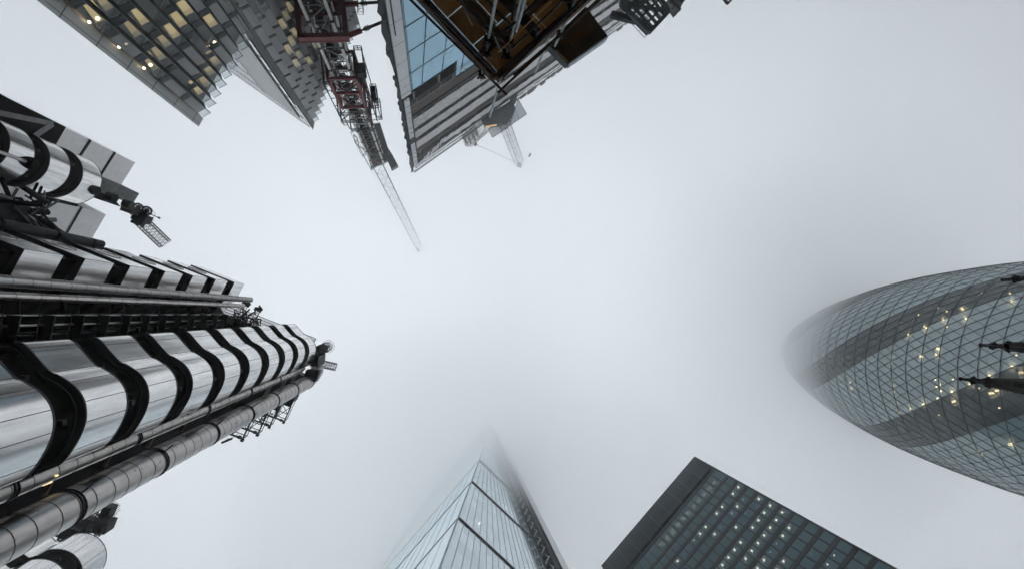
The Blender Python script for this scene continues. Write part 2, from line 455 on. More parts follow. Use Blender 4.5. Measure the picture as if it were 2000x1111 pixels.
# lit work lamp
lm = MB(); c = A(473, 596.5, 58.2); amber = lamp_mat('amber_lamp', (1.0, 0.45, 0.14), 1.5)
lm.lathe(c, [(.0, .0), (.26, .02), (.30, .12), (.30, .2)], 16, 0, False)
wl = lm.build('work_lamp', [red_paint], bd)
l2 = MB(); l2.lathe(c + Vector((0, 0, -.012)), [(.0, -.02), (.14, -.015), (.2, 0)], 14); l2.build('bulb', amber, wl)

# stair platforms cantilevered on the far side of the big duct
for (x, y), h in (((555, 822), 64.6), ((527, 831), 60.2), ((504, 846), 56.4), ((474, 856), 52.4)):
    e = A(x, y, h); b = MB(); ln = 6.2
    b.box(e - Td * ln, Td * (ln - 1.9), Wd * 2.3, (0, 0, .28), 0)
    b.box(e - Td * ln + Vector((0, 0, .3)), Td * 3.6, Wd * 1.6, (0, 0, 1.5), 0)
    for s in (0, 1.25, 2.3):
        b.bar(e + Wd * s - Td * 2, e + Wd * s, .14); 
        b.bar(e + Wd * s - Td * 3 + Vector((0, 0, 1.1)), e + Wd * s + Vector((0, 0, 1.1)), .07)
        b.bar(e + Wd * s, e + Wd * s + Vector((0, 0, 1.1)), .07)
    b.bar(e, e + Wd * 2.3, .16); b.bar(e + Vector((0, 0, 1.1)), e + Wd * 2.3 + Vector((0, 0, 1.1)), .07)
    b.bar(e - Td * 1.0, e - Td * 1.0 + Wd * 2.3, .08); b.bar(e - Td * 2.0, e + Wd * 1.2, .08); b.bar(e - Td * 2 + Wd * 1.2, e - Td * 1 , .06)
    for f in (.1, .6): b.box(e + Td * .1 + Wd * (f - .2) + Vector((0, 0, f)), Td * .28, Wd * .3, (0, 0, .3))
    b.build('access_platform', dark_steel, bd)
# maintenance cradle hung beside the duct
b = MB(); e = A(433, 864, 40); 
b.bar(e, e + Vector((.75, -.3, 0)), .16); b.bar(e, e + Vector((-.25, .1, 1.8)), .03); b.bar(e + Vector((.75, -.3, 0)), e + Vector((.45, -.2, 1.8)), .03)
b.build('hanging_hook', dark_steel, bd)
# windows glowing low down behind the pipes
warm_win = lamp_mat('warm_room_light', (1.0, 0.72, 0.38), 1.6)
for (x, y, s) in ((78, 940, .42), (22, 952, .16), (106, 928, .14), (12, 962, .1)):
    c = A(x, y, 24.0); wg = MB()
    wg.box(c, Vector((.9, -.35, 0)) * s, Vector((.25, .5, 0)) * s, (0, 0, .03))
    wg.build('lit_window', warm_win, bd)
for k in range(9):
    z = 24.0 + EYE + (k - 4) * STEP + 0.2
    p = Vector((-20.2, 8.6)); b = MB()
    b.box(at_z(p - Td.xy * .5, z), Td * 1.5, Wd * 1.5, (0, 0, .16))
    b.build('stair_landing', timber, bd)

# roof crane above the stair tower: caged drum and lattice boom
rc = thing('roof_crane', A(622, 697, 61.5), 'small dark rooftop crane with caged drum and lattice arm atop the banded stair tower', 'crane', 'maintenance cranes on the steel roofs')
b = MB(); a, c = A(606, 692, 61.3), A(641, 676, 66.5)
b.tube([a, a.lerp(c, .72)], .55, 12)
for i in range(9):
    p = a.lerp(c, .08 + i * .105); d = (c - a).normalized(); s = d.orthogonal().normalized(); t = d.cross(s)
    ring = [p + (s * math.cos(k * math.pi / 8) + t * math.sin(k * math.pi / 8)) * (.62 + .03 * (i % 2)) for k in range(17)]
    b.tube(ring, .05, 5, caps=False)
b.build('cable_drum', dark_steel, rc)
b = MB()
for rr in (.62, .85):
    p = c; b.tube([p + (s * math.cos(k * math.pi / 10) + t * math.sin(k * math.pi / 10)) * rr for k in range(21)], .03, 5, caps=False)
for k in range(16):
    aa = k * math.pi / 8; b.bar(p, p + (s * math.cos(aa) + t * math.sin(aa)) * .62, .035)
b.build('wheel', dark_steel, rc)
b = MB(); b.lattice(A(616, 707, 66.0), A(656.5, 716.5, 66.6), .85, .8, 8, .045, .028); b.build('boom', dark_steel, rc)
b = MB(); b.bar(A(612, 700, 61), A(640, 684, 65.5), .08); b.bar(A(618, 706, 61), A(634, 690, 66), .06); b.bar(A(622, 716, 61.4), A(646, 712, 66.3), .07)
b.box(A(608, 694, 61.3), (.9, .1, 0), (-.1, 1.3, 0), (0, 0, 3.6)); b.box(A(598, 722, 61.4), (1.6, .2, 0), (-.5, 1.3, 0), (0, 0, 1.2)); b.build('crane_frame', dark_steel, rc)

# ================================================================ farther steel tower, upper left
bt = thing('service_tower', (-56, -22, 0), 'farther steel service tower with rounded bands between louvred boxes, at the left edge', 'building')
KH = 59.6
tip = A(194.5, 370, KH).xy; ax = Vector((-0.93, -0.36)).normalized(); sd = Vector((-ax.y, ax.x)); r0 = 2.85
ctr = tip + ax * r0
o3 = [ctr - sd * r0 + ax * 3.6]
for k in range(25):
    a = -math.pi / 2 + math.pi * k / 24; o3.append(ctr - ax * r0 * math.cos(a) + sd * r0 * math.sin(a))
o3.append(ctr + sd * r0 + ax * 3.6); o3 = [tuple(p) for p in o3]
banded_tower(bt, o3, [56.7 + EYE - STEP * k for k in range(12)], KH + EYE, 1.75, seams=(4, 8, 13, 18, 22))
def louvre_stack(a, d1, wdt, d2, dep, ztop, n, step):
    for k in range(n):
        z1 = ztop - k * step; b = MB()
        b.box(at_z(a, z1 - step + .28), d1 * wdt, d2 * dep, (0, 0, step - .28), 0)
        zz = z1 - step + .45
        while zz < z1 - .1:
            b.box(at_z(a - d2.xy * .05, zz), d1 * wdt, d2 * .05, (0, 0, .16), 0); zz += .30
        b.build('louvre_box', [louvre, seam], bt)
        q = MB(); q.box(at_z(a - d2.xy * .12 - d1.xy * .06, z1 - step), d1 * (wdt + .12), d2 * .35, (0, 0, .28), 0)
        q.box(at_z(a - d2.xy * .1, z1 - step - .0), d1 * wdt, d2 * dep, (0, 0, .26), 0)
        q.build('louvre_frame', dark_steel, bt)
la = A(264, 318, 72).xy; lb = A(237, 361, 72).xy; d1 = (lb - la).normalized()
louvre_stack(la, Vector((d1.x, d1.y, 0)), (lb - la).length, Vector((-0.87, -0.49, 0)).normalized(), 4.5, 72 + EYE, 4, 4.4)
la2 = A(206, 419, 70).xy; lb2 = A(178.5, 467, 70).xy; d1b = (lb2 - la2).normalized()
louvre_stack(la2, Vector((d1b.x, d1b.y, 0)), (lb2 - la2).length, Vector((-0.87, -0.49, 0)).normalized(), 4.5, 70 + EYE, 9, 4.5)
# dark flank with a pale brace, and the grey fin between the louvres and the bands
b = MB(); fa = A(129, 249, 59).xy; fb = A(96, 306, 59).xy
b.prism([tuple(fa), tuple(fb), tuple(fb + Vector((-14, -7))), tuple(fa + Vector((-14, -7)))], 0, 59 + EYE)
b.build('dark_flank_wall', black, bt)
b = MB(); n3 = (fa - fb).orthogonal().normalized()
nn = Vector((0.87, 0.49)) * .06
def P(fx, z): q = fb.lerp(fa, fx) + nn; return Vector((q.x, q.y, z + EYE))
b.bar(P(.92, 57.3), P(.35, 48.5), .55, .05, up=(.87, .49, 0)); b.bar(P(.92, 57.3), P(.30, 56), .7, .05, up=(.87, .49, 0))
b.build('brace', steel_dull, bt)
b = MB(); ga = A(272, 378, 75).xy; gb = A(259, 399, 75).xy; gd = (gb - ga)
b.prism([tuple(ga), tuple(gb), tuple(gb + Vector((-9, -4.6))), tuple(ga + Vector((-9, -4.6)))], 0, 75 + EYE)
b.build('grey_fin_wall', concrete, bt)
b = MB(); gg = A(246, 408, 73).xy
b.prism([tuple(gb + Vector((-1, -.5))), tuple(gg), tuple(gg + Vector((-9, -4.4))), tuple(gb + Vector((-9, -4.4)))], 0, 72 + EYE)
b.build('dark_core_wall', black, bt)
for i, h in enumerate((62, 60.5, 59)):
    b = MB()
    c = A(253 - i * 16, 401 - i * 8, 62)
    b.tube([(c.x - .6, c.y - .2, h + EYE), (c.x + .25, c.y + .1, h + EYE)], .55, 14)
    b.build('extract_fan', dark_steel, bt)
# small pipe with ball end in front of the bands
b = MB(); c = A(64, 321, 50.5); b.tube([Vector((c.x, c.y, 30)), c], .18, 8); b.lathe(c - Vector((0, 0, .4)), [(0, -.5), (.5, -.3), (.62, .1), (.5, .5), (0, .7)], 14, 1)
b.build('vent_pipe', [steel_pipe, black], bt)
# leaning dark pipes below the bands
q = A(198, 477, 41); pipe('soil_pipe', q, 0.30, 41, 3.4, dark_steel, prnt=bt, jw=.3, jm=black)
b = MB(); random.seed(11)
for k in range(46):
    p = A(random.uniform(0, 95), random.uniform(382, 430), random.uniform(34, 42))
    q = p + Vector((random.uniform(-1.4, 1.4), random.uniform(-1.4, 1.4), random.uniform(-3, 3)))
    b.tube([p, q], random.choice((.06, .09, .14, .2)), 6, random.choice((0, 2, 2, 2, 0, 2, 0, 1)))
b.box(A(60, 400, 36), (-9, -3.6, 0), (-.9, 2.6, 0), (0, 0, -8))
b.tube([A(18, 388, 42), A(40, 392, 42.5), A(50, 402, 42.5), A(50, 425, 41), A(44, 436, 38)], .22, 8, 0)
b.build('pipework', [dark_steel, steel_dull, black], bt)
# crane on that roof
rc2 = thing('roof_crane', A(262, 412, 65), 'dark maintenance crane with two wheels and a lattice jib at the far steel tower top', 'crane', 'maintenance cranes on the steel roofs')
b = MB(); b.lattice(A(268, 424, 68.0), A(323, 477, 69.5), 1.35, 1.1, 10, .055, .02, x=True); b.build('jib', dark_steel, rc2)
for (x, y) in ((270, 406), (287, 412)):
    b = MB(); c = A(x, y, 66.5); b.tube([c + Vector((.55 * math.cos(k * math.pi / 8), .5 * math.sin(k * math.pi / 8) , .15 * math.sin(k * math.pi / 8))) for k in range(17)], .13, 6, caps=False)
    for k in range(8): b.bar(c, c + Vector((.5 * math.cos(k * math.pi / 4), .45 * math.sin(k * math.pi / 4), 0)), .07)
    b.box(c - Vector((.25, .3, .1)), (.5, 0, 0), (0, .6, 0), (0, 0, .2)); b.build('wheel', dark_steel, rc2)
b = MB()
b.box(A(240, 396, 64), (1.2, .45, 0), (-.35, .95, 0), (0, 0, 2.2)); b.box(A(263, 412, 65.5), (1.5, .6, 0), (-.5, 1.0, 0), (0, 0, 1.4)); b.box(A(262, 424, 66.8), (1.2, .5, 0), (-.5, .7, 0), (0, 0, .8))
b.bar(A(250, 400, 64.2), A(309, 425, 67), .1); b.bar(A(246, 410, 64.2), A(268, 432, 67.5), .08)
b.tube([A(309, 425, 67), A(312, 426.5, 67.2)], .13, 8)
for k in range(5): b.bar(A(270 + k * 6, 398 + k * 4, 66), A(300 - k * 9, 432 - k * 2, 66), .025)
b.bar(A(262, 397, 66), A(295, 407, 66), .03); b.bar(A(295, 407, 66), A(304, 418, 66), .03); b.bar(A(304, 418, 66), A(295, 430, 66), .03); b.bar(A(295, 430, 66), A(280, 424, 66), .03)
b.build('crane_frame', dark_steel, rc2)

# ================================================================ third steel tower, bottom left corner
b3 = thing('stair_tower', (-42, 30, 0), 'rounded steel stair tower partly hidden under the big duct, bottom left corner', 'building')
tip = A(208, 1080, 58).xy; ax = Vector((-0.94, 0.12)).normalized(); sd = Vector((-ax.y, ax.x)); r0 = 2.7
ctr = tip + ax * r0; o4 = []
for p in ((154, 1079), (125, 1058), (104, 1040)): pass
for k in range(21):
    a = -math.pi * .42 + math.pi * .95 * k / 20; o4.append(ctr - ax * r0 * math.cos(a) + sd * r0 * math.sin(a))
n0 = o4[0]; dirf = (A(104, 1047, 58).xy - A(150, 1068, 58).xy)
if (o4[-1] - A(185, 1046, 58).xy).length < (n0 - A(185, 1046, 58).xy).length: o4 = o4[::-1]
e = o4[0]; o4 = [e + Vector((-7.0, -3.0)), e + Vector((-3.6, -1.3)), e + Vector((-1.6, .6))] + o4 + [o4[-1] + Vector((-8, 1.0))]
o4 = smooth_line([tuple(p) for p in o4], 2)
banded_tower(b3, o4, [54.6 + EYE - STEP * k for k in range(12)], 58 + EYE, 1.9, seams=(3, 6, 12, 18, 26, 34, 40))
rc3 = thing('roof_crane', A(150, 1040, 60), 'dark maintenance crane tangled with guard rails on the bottom left stair tower', 'crane', 'maintenance cranes on the steel roofs')
b = MB(); random.seed(21)
b.lattice(A(170, 1052, 59), A(206, 992, 64), 1.7, 1.4, 6, .07, .04)
b.box(A(178, 1040, 60.5), (1.3, .3, 0), (.4, -1.2, 0), (0, 0, 1.6)); b.box(A(190, 1012, 62), (.9, .3, 0), (.5, -1.3, 0), (0, 0, 1.3))
b.build('boom', dark_steel, rc3)
b = MB(); b.box(A(112, 1050, 58.5), (1.6, .6, 0), (.4, -1.2, 0), (0, 0, 1.4)); b.box(A(130, 1036, 60), (1.8, .7, 0), (.9, -1.5, 0), (0, 0, 1.0))
for k in range(26):
    p = A(random.uniform(112, 165), random.uniform(1028, 1062), random.uniform(59, 62)); b.bar(p, p + Vector((random.uniform(-1.2, 1.2), random.uniform(-1.2, 1.2), random.uniform(-.5, 1.2))), random.choice((.07, .12, .2)))
b.build('crane_frame', dark_steel, rc3)
b = MB()
for i in range(4):
    pts = [A(x, y, 60 + i * .35) for x, y in ((120, 1030), (140, 1018), (165, 1008), (190, 995), (212, 985), (222, 992), (222, 1003), (206, 1022), (200, 1045))]
    b.tube(pts, .025, 4)
    if i == 0: base_pts = pts
for i in range(len(base_pts) - 1):
    for f in (0, .33, .66):
        p = base_pts[i].lerp(base_pts[i + 1], f); b.bar(p, p + Vector((0, 0, 1.1)), .04)
b.bar(A(190, 1010, 63), A(223, 995, 64), .09)
b.build('guard_rail', dark_steel, rc3)
# ================================================================ dark office tower, bottom right
def facade_hit(px, py, P0, nrm):
    """point of the vertical plane (P0, nrm) seen at a pixel"""
    d = A(px, py, 100) - Vector((0, 0, EYE)); o = Vector((0, 0, EYE))
    return o + d * ((P0 - o).dot(nrm) / d.dot(nrm))
g_dark = glass('dark_office_glass', (0.42, 0.50, 0.50), 0.0, 0.05, body=(0.12, 0.205, 0.235), bodymix=0.68, vary=0.008, rtint=(.8,.95,1))
spand = mat('dark_spandrel', (0.014, 0.019, 0.022), 0.45, 0.0, noise=0.2, nscale=2, spec=0.35)
mull = mat('dark_mullion', (0.010, 0.012, 0.013), 0.5, 0.2)
pale_mull = mat('pale_mullion', (0.22, 0.26, 0.28), 0.5, 0.2)
lampw = lamp_mat('office_lamp', (1.0, 0.88, 0.72), 5.0)
tile_glow = lamp_mat('lit_tile_glow', (1.0, 0.80, 0.60), 0.30)
ceil_lit = lamp_mat('lit_ceiling', (1.0, 0.74, 0.50), 0.55)
ceilm = mat('office_ceiling', (0.20, 0.21, 0.21), 0.9)
H = 116.4
C0 = A(1357, 892, H).xy; L0 = A(1170, 1111, H).xy
u = (L0 - C0).normalized(); n_in = Vector((-u.y, u.x))
if n_in.dot(C0) < 0: n_in = -n_in
U = Vector((u.x, u.y, 0)); NI = Vector((n_in.x, n_in.y, 0)); MOD = 1.97; NB = 19; WT = MOD * NB
ot = thing('office_tower', (C0.x, C0.y, 0), 'dark square office tower with rows of lit ceiling lamps and a louvred top', 'building')
c3 = Vector((C0.x, C0.y, 0))
b = MB(); dpt = 36
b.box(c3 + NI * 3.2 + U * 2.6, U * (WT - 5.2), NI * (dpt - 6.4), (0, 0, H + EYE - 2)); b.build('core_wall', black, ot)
b = MB(); FL = [102.0 - 3.4 * k for k in range(30)]
for k, f in enumerate([107.6] + FL):
    z = f + EYE
    if z < 1: break
    b.box(c3 + NI * .12 + U * .1 + Vector((0, 0, z - .45)), U * (WT - .2), NI * (dpt - .24), (0, 0, .45))
b.build('floor_slab', ceilm, ot)
b = MB()
for f in [107.2] + FL:
    z = f + EYE
    if z < 2: break
    hh = .95
    b.box(c3 - NI * .05 + Vector((0, 0, z - .42)), U * WT, NI * .14, (0, 0, hh))
    b.box(c3 + U * .001 - U * .05 + Vector((0, 0, z - .42)), U * .14, NI * dpt, (0, 0, hh))
    b.box(c3 + NI * (dpt - .1) + Vector((0, 0, z - .42)), U * WT, NI * .14, (0, 0, hh))
b.build('spandrel_band', spand, ot)
b = MB()
for i in range(NB + 1):
    b.box(c3 + U * (i * MOD - .11) - NI * .10 + Vector((0, 0, 3)), U * .22, NI * .12, (0, 0, 107.6 + EYE - 3))
for i in range(int(dpt / MOD) + 1):
    b.box(c3 + NI * (i * MOD) - U * .10 + Vector((0, 0, 3)), U * .12, NI * .10, (0, 0, 107.6 + EYE - 3))
b.box(c3 - NI * .14 - U * .14 + Vector((0, 0, 3)), U * .35, NI * .35, (0, 0, H + EYE - 3))
b.build('mullion', mull, ot)
# louvred plant storeys at the top
b = MB(); z = 108.9 + EYE
b.box(c3 + NI * .25 + U * .2 + Vector((0, 0, z)), U * (WT - .4), NI * (dpt - .5), (0, 0, H + EYE - z - .2), 0)
while z < H + EYE - .1:
    b.box(c3 - NI * .02 + Vector((0, 0, z)), U * WT, NI * .3, (0, 0, .13), 0)
    b.box(c3 - U * .02 + Vector((0, 0, z)), U * .3, NI * dpt, (0, 0, .13), 0); z += .27
for i in range(0, NB + 1, 2):
    b.box(c3 + U * (i * MOD) - NI * .06 + Vector((0, 0, 107.8 + EYE)), U * .05, NI * .10, (0, 0, 8.4), 1)
b.box(c3 - U * .08 - NI * .08 + Vector((0, 0, H + EYE - .02)), U * (WT + .1), NI * .4, (0, 0, .25), 0)
b.build('louvre_screen', [mat('dark_louvre', (0.048, 0.070, 0.082), 0.45, 0.3, spec=.5), pale_mull], ot)
rowz = [(107.6 + EYE - .42, 102.0 + EYE + .53)] + [(FL[k] + EYE - .42, FL[k + 1] + EYE + .53) for k in range(26)]
cnt = 0; rest = MB()
def pane(b, i, z1, z0):
    a = c3 + U * (i * MOD + .06) + NI * .03
    b.quad(at_z(a, z0), at_z(a + U * (MOD - .12), z0), at_z(a + U * (MOD - .12), z1), at_z(a, z1))
vis = []
for r, (z1, z0) in enumerate(rowz):
    if z0 < 2: break
    for i in range(NB):
        if r * 0.9 + i * 0.42 < 11.2 and cnt < 98: b = MB(); pane(b, i, z1, z0); b.build('window', g_dark, ot); cnt += 1
        else: pane(rest, i, z1, z0)
for z1, z0 in rowz:
    for i in range(int(dpt / MOD)):
        a = c3 + NI * (i * MOD + .06) + U * .03
        rest.quad(at_z(a, z0), at_z(a + NI * (MOD - .12), z0), at_z(a + NI * (MOD - .12), z1), at_z(a, z1))
rest.build('window', g_dark, ot, kind='stuff')
L1 = [(1355, 385), (1307, 440), (1455, 440), (1560, 500), (1680, 565), (1205, 565), (1355, 560), (1513, 560), (1155, 630),
      (1458, 628), (1628, 628), (1248, 693), (1405, 697), (1570, 700), (1750, 703), (1050, 752), (1515, 770), (1693, 778),
      (997, 818), (1140, 825), (1295, 833), (1458, 842), (1240, 898), (1405, 908), (1183, 970), (1343, 985), (1518, 998),
      (1707, 1015), (1127, 1040), (1458, 1072), (783, 1075), (1645, 1090), (1070, 1105)]
L1s = [(1405, 495), (1300, 628), (837, 1010), (1195, 752), (945, 880), (1578, 922), (1640, 845)]
pxs = [(1160 + x / 4.61, 870 + y / 4.61, .26) for x, y in L1] + [(1160 + x / 4.61, 870 + y / 4.61, .09) for x, y in L1s]
pxs += [(1400 + x / 5.263, 900 + y / 5.263, s) for x, y, s in ((1172, 1028, .18), (1063, 827, .08), (1245, 932, .15), (992, 918, .08))]
P0 = c3.copy()
for (x, y, s) in pxs:
    hit = facade_hit(x, y, P0, NI)
    i = int((hit - c3).dot(U) / MOD)
    r = min(range(len(rowz)), key=lambda q: abs((rowz[q][0] + rowz[q][1]) / 2 - hit.z))
    dd = 0.75; zc = rowz[r][0] - .055
    a = c3 + U * (i * MOD + MOD * .5) + NI * dd
    b = MB(); b.box(at_z(a - U * s * .75 - NI * s * .9, zc), U * s * 1.5, NI * s * 2.0, (0, 0, .04))
    b.build('ceiling_lamp', lampw, ot)
    if s > .25:
        b = MB(); b.box(at_z(a - U * .75 - NI * .5, zc + .012), U * 1.5, NI * 1.2, (0, 0, .02)); b.build('lit_ceiling_tile', tile_glow, ot)  # tile glows to paint its lamp's light on the ceiling
for i in range(1, 12):
    z1 = rowz[0][0]; a = c3 + U * (i * MOD + .15) + NI * (1.6 - .03 * i)
    b = MB(); b.box(at_z(a, z1 - .06), U * (MOD - .75), NI * (.9 + .04 * i), (0, 0, .04)); b.build('glowing_ceiling', ceil_lit, ot)  # ceilings made to glow, lamplight put into the surface

# ================================================================ wedge tower in the cloud, bottom centre
wt = thing('wedge_tower', (10, 45, 0), 'pale sloping glass wedge tower with a dark braced spine, vanishing into cloud at bottom centre', 'building')
g_pale = glass('pale_glass', (0.5, 0.6, 0.62), 0.48, 0.06, body=(0.62, 0.70, 0.735), bodymix=0.9, vary=0.04, rtint=(.93, 1.0, 1.03))
def V(h): f = (h - 79.7) / 28.0; return Vector((3.59 + 4.3 * f, 34.3 + 4.15 * f))
E = A(1046, 1057, 107.7).xy; wv = Vector((-.68, .73)) * 46
dE = (E - V(79.7)); dirE = dE.normalized()
levels = [-4.3, 23.7, 51.7, 79.7, 107.7, 135.7, 163.7, 191.7, 219.7]
tm = MB(); mm = MB()
for a, c in zip(levels[:-1], levels[1:]):
    za, zc = max(a, -1.5) + EYE, c + EYE
    fa_, fc_ = V(max(a, -1.5)), V(c)
    b = MB()
    # glazing bays one pane wide so each pane shows on its own
    Le = (E - fa_).length; nb = max(1, int(Le / 1.6))
    for i in range(nb):
        f0, f1 = i / nb, (i + 1) / nb
        for q in range(7):
            g0, g1 = q / 7, (q + 1) / 7
            def pt(f, g_): lo = fa_.lerp(fc_, g_); return at_z(lo.lerp(E, f), za + (zc - za) * g_)
            b.quad(pt(f0, g0), pt(f1, g0), pt(f1, g1), pt(f0, g1))
        if i: mm.bar(at_z(fa_.lerp(E, f0), za), at_z(fc_.lerp(E, f0), zc), .10, .10)
    for i in range(28):
        f0, f1 = i / 28, (i + 1) / 28
        for q in range(7):
            g0, g1 = q / 7, (q + 1) / 7
            def pt(f, g_): return at_z(fa_.lerp(fc_, g_) + wv * f, za + (zc - za) * g_)
            b.quad(pt(f1, g0), pt(f0, g0), pt(f0, g1), pt(f1, g1))
        if i and i % 2 == 0: mm.bar(at_z(fa_ + wv * f0, za), at_z(fc_ + wv * f0, zc), .05, .06)
    b.build('glazing', g_pale, wt)
    mm.bar(at_z(fa_, za), at_z(fc_, zc), .24)
    o = -dirE.orthogonal() * .06
    tm = MB(); tm.bar(at_z(fc_, zc), at_z(E, zc), .42, .4); tm.bar(at_z(fc_, zc), at_z(fc_ + wv, zc), .13, .25); tm.build('storey_joint', mat('joint_grey', (.06, .075, .08), .5) if 'joint_grey' not in MATS else MATS['joint_grey'], wt)
mm.build('mullion', mat('blue_grey_mullion', (0.33, 0.41, 0.44), 0.5, 0.2), wt)
b = MB(); inner = []
for h in (0, 219.0):
    v = V(h) + Vector((1.2, 2.6))
    inner.append([at_z(v, h + EYE), at_z(E + Vector((-1.5, 1.2)), h + EYE), at_z(E + wv + Vector((1, 1)), h + EYE), at_z(v + wv * .97, h + EYE)])
b.add(inner[0] + inner[1], [(0, 1, 5, 4), (1, 2, 6, 5), (2, 3, 7, 6), (3, 0, 4, 7), (0, 3, 2, 1), (4, 5, 6, 7)])
b.build('floor_core', mat('inner_core', (0.12, 0.15, 0.17), 0.9), wt)
# spine with white bracing
e2 = A(1068, 1049, 107.7).xy; e3 = A(1078, 1046, 107.7).xy; back = Vector((3.5, 8.5))
b = MB(); b.prism([tuple(E), tuple(e2), tuple(e2 + back), tuple(E + back)], 0, 226, 0); b.build('spine_core', mat('spine_dark', (0.035, 0.05, 0.055), 0.5), wt)
b = MB(); b.prism([tuple(e2 + Vector((.05, .3))), tuple(e3), tuple(e3 + back), tuple(e2 + back + Vector((.05, 0)))], 0, 219, 0); b.build('lift_shaft', glass('shaft_glass', (.8, .85, .88), .40, body=(.8, .84, .86), bodymix=.7), wt)
b = MB(); sp = (e2 - E); n2 = Vector((-.18, -.30, 0))
z = 3.0; k = 0
while z < 222:
    f = .05 if k % 2 else .12
    b.bar(at_z(E + sp * .06, z) + n2, at_z(E + sp * .55, z + 1.5) + n2 * 2.2, .26, m=0)
    b.bar(at_z(E + sp * .55, z + 1.5) + n2 * 2.2, at_z(E + sp * .30, z + 3.2) + n2, .20, m=0)
    b.bar(at_z(E + sp * .02, z + 2.9) + n2, at_z(E + sp * .62, z + 2.9) + n2, .3, m=1)
    z += 4.0; k += 1
b.bar(at_z(E, 1) + n2, at_z(E, 224) + n2, .35, m=1); b.bar(at_z(E + sp * .62, 1) + n2, at_z(E + sp * .62, 224) + n2, .3, m=1); b.bar(at_z(e2, 1) + n2, at_z(e2, 224) + n2, .25, m=1)
b.build('bracing', [mat('brace_white', (0.55, 0.55, 0.54), 0.5), dark_steel], wt)
for (x, y) in ((935, 1021), (987, 991)):
    nE = Vector((dirE.y, -dirE.x, 0)); 
    h = facade_hit(x, y, at_z(E, 50), nE) ; b = MB()
    s = nE if nE.dot(h.xy.to_3d()) < 0 else -nE
    b.box(h + s * .12, (.16, 0, 0), (0, .16, 0), (0, 0, .16)); b.build('facade_lamp', lamp_mat('lamp_white', (1, .9, .8), 3), wt)

# ================================================================ rounded tower with a diagonal grid, right
gx = Vector((142.5, 16.0, 0))
gk = thing('diagrid_tower', gx, 'rounded bullet-shaped glass tower with triangular grid and dark spiral bands, fading into cloud', 'building')
PR = [(0, 24.6), (20, 26.0), (40, 27.3), (60, 28.0), (80, 28.2), (100, 27.8), (112, 26.9), (122, 25.8), (133, 23.8), (148, 20.0), (158, 16.4), (166, 12.8), (173, 8.6), (178, 4.0), (180.5, 0.3)]
def RG(z):
    for (a, r1_), (c, r2_) in zip(PR[:-1], PR[1:]):
        if z <= c:
            t = (z - a) / (c - a); return r1_ + (r2_ - r1_) * t
    return 0.3
# smoothed profile
_t = [RG(z) for z in range(0, 182)]
for _ in range(12): _t = [_t[0]] + [(_t[i - 1] + 2 * _t[i] + _t[i + 1]) / 4 for i in range(1, len(_t) - 1)] + [_t[-1]]
def RG(z):
    z = max(0, min(179.99, z / .9445)); i = int(z); return _t[i] + (_t[i + 1] - _t[i]) * (z - i)
NF = 86; FH = 170.0 / NF; NS = 72
def GP(i, j, off=0.0):
    a = math.radians((i + (j % 2) * 0.5 - 0.6) * 5.0); z = j * FH; r = RG(z) + off
    return gx + Vector((r * math.cos(a), r * math.sin(a), z))
g_light = glass('light_diagrid_glass', (0.52, 0.62, 0.62), 0.12, 0.12, body=(0.33, 0.48, 0.51), bodymix=0.70, vary=0.018)
g_band = glass('dark_spiral_glass', (0.28, 0.33, 0.34), 0.015, 0.08, body=(0.085, 0.12, 0.125), bodymix=0.65, vary=0.006)
PH = 6.0
li = MB(); dk = [MB() for _ in range(6)]; dg = MB(); rg = MB()
def which(a, j):
    c = (a + 0.5 * j + PH) % 72
    return int(c // 12), (c % 12) < 4.0
for j in range(8, NF):
    sh = (j % 2) * .5
    for i in range(NS):
        if j % 2 == 0: tris = [((i, j), (i + 1, j), (i, j + 1), i + .5, j + .33), ((i + 1, j), (i + 1, j + 1), (i, j + 1), i + 1.0, j + .67)]
        else: tris = [((i, j), (i + 1, j), (i + 1, j + 1), i + 1.0, j + .33), ((i, j), (i + 1, j + 1), (i, j + 1), i + .5, j + .67)]
        for p, q, r, ca, cj in tris:
            k, dark = which(ca, cj)
            (dk[k] if dark else li).add([GP(*p), GP(*q), GP(*r)], [(0, 1, 2)])
        a = GP(i, j, .12)
        up1 = GP(i, j + 1, .12) if j % 2 else GP(i - 1, j + 1, .12)
        up2 = GP(i + 1, j + 1, .12) if j % 2 else GP(i, j + 1, .12)
        cs = (i + sh + 0.5 * j + PH) % 6
        nrm = (a - gx); nrm.z = 0
        dg.bar(a, up1, .10 if j < 68 else .05, .07, up=nrm)
        dg.bar(a, up2, .10 if j < 68 else .05, .07, up=nrm)
        if j > 8 and j % 2 == 0: rg.bar(a, GP(i + 1, j, .12), .10, .08, up=nrm)
        if i % 6 == 0 and False: pass
li.build('light_glazing', g_light, gk)
for k in range(6): dk[k].build('dark_glazing_spiral', g_band, gk)
gm = mat('diagrid_metal', (0.025, 0.036, 0.04), 0.5, 0.2)
dg.build('diagonal_grid', gm, gk); rg.build('ring_bar', gm, gk)
sl_ = MB(); st = MB()
for j in range(10, NF - 4, 2):
    z = j * FH; r = RG(z) - .35
    if r < 2: continue
    sl_.lathe(gx, [(max(r * .35, 1), z - .35), (r, z - .35), (r, z), (max(r * .35, 1), z)], 36, 0, False)
for i in range(NS):
    pass
sl_.build('floor_slab', mat('slab_pale', (0.30, 0.33, 0.33), 0.9), gk)
b = MB(); b.lathe(gx, [(RG(z) * .45, z) for z in range(0, 162, 8)], 24); b.build('inner_core', mat('core_teal', (0.07, 0.10, 0.105), 0.9), gk)
b = MB(); b.lathe(gx, [(24.3, 0), (24.3, 0.2), (RG(8 * FH) - .3, 8 * FH - .1), (RG(8 * FH) - .3, 8 * FH)], 36, 0, False)
b.build('base_wall', concrete, gk)
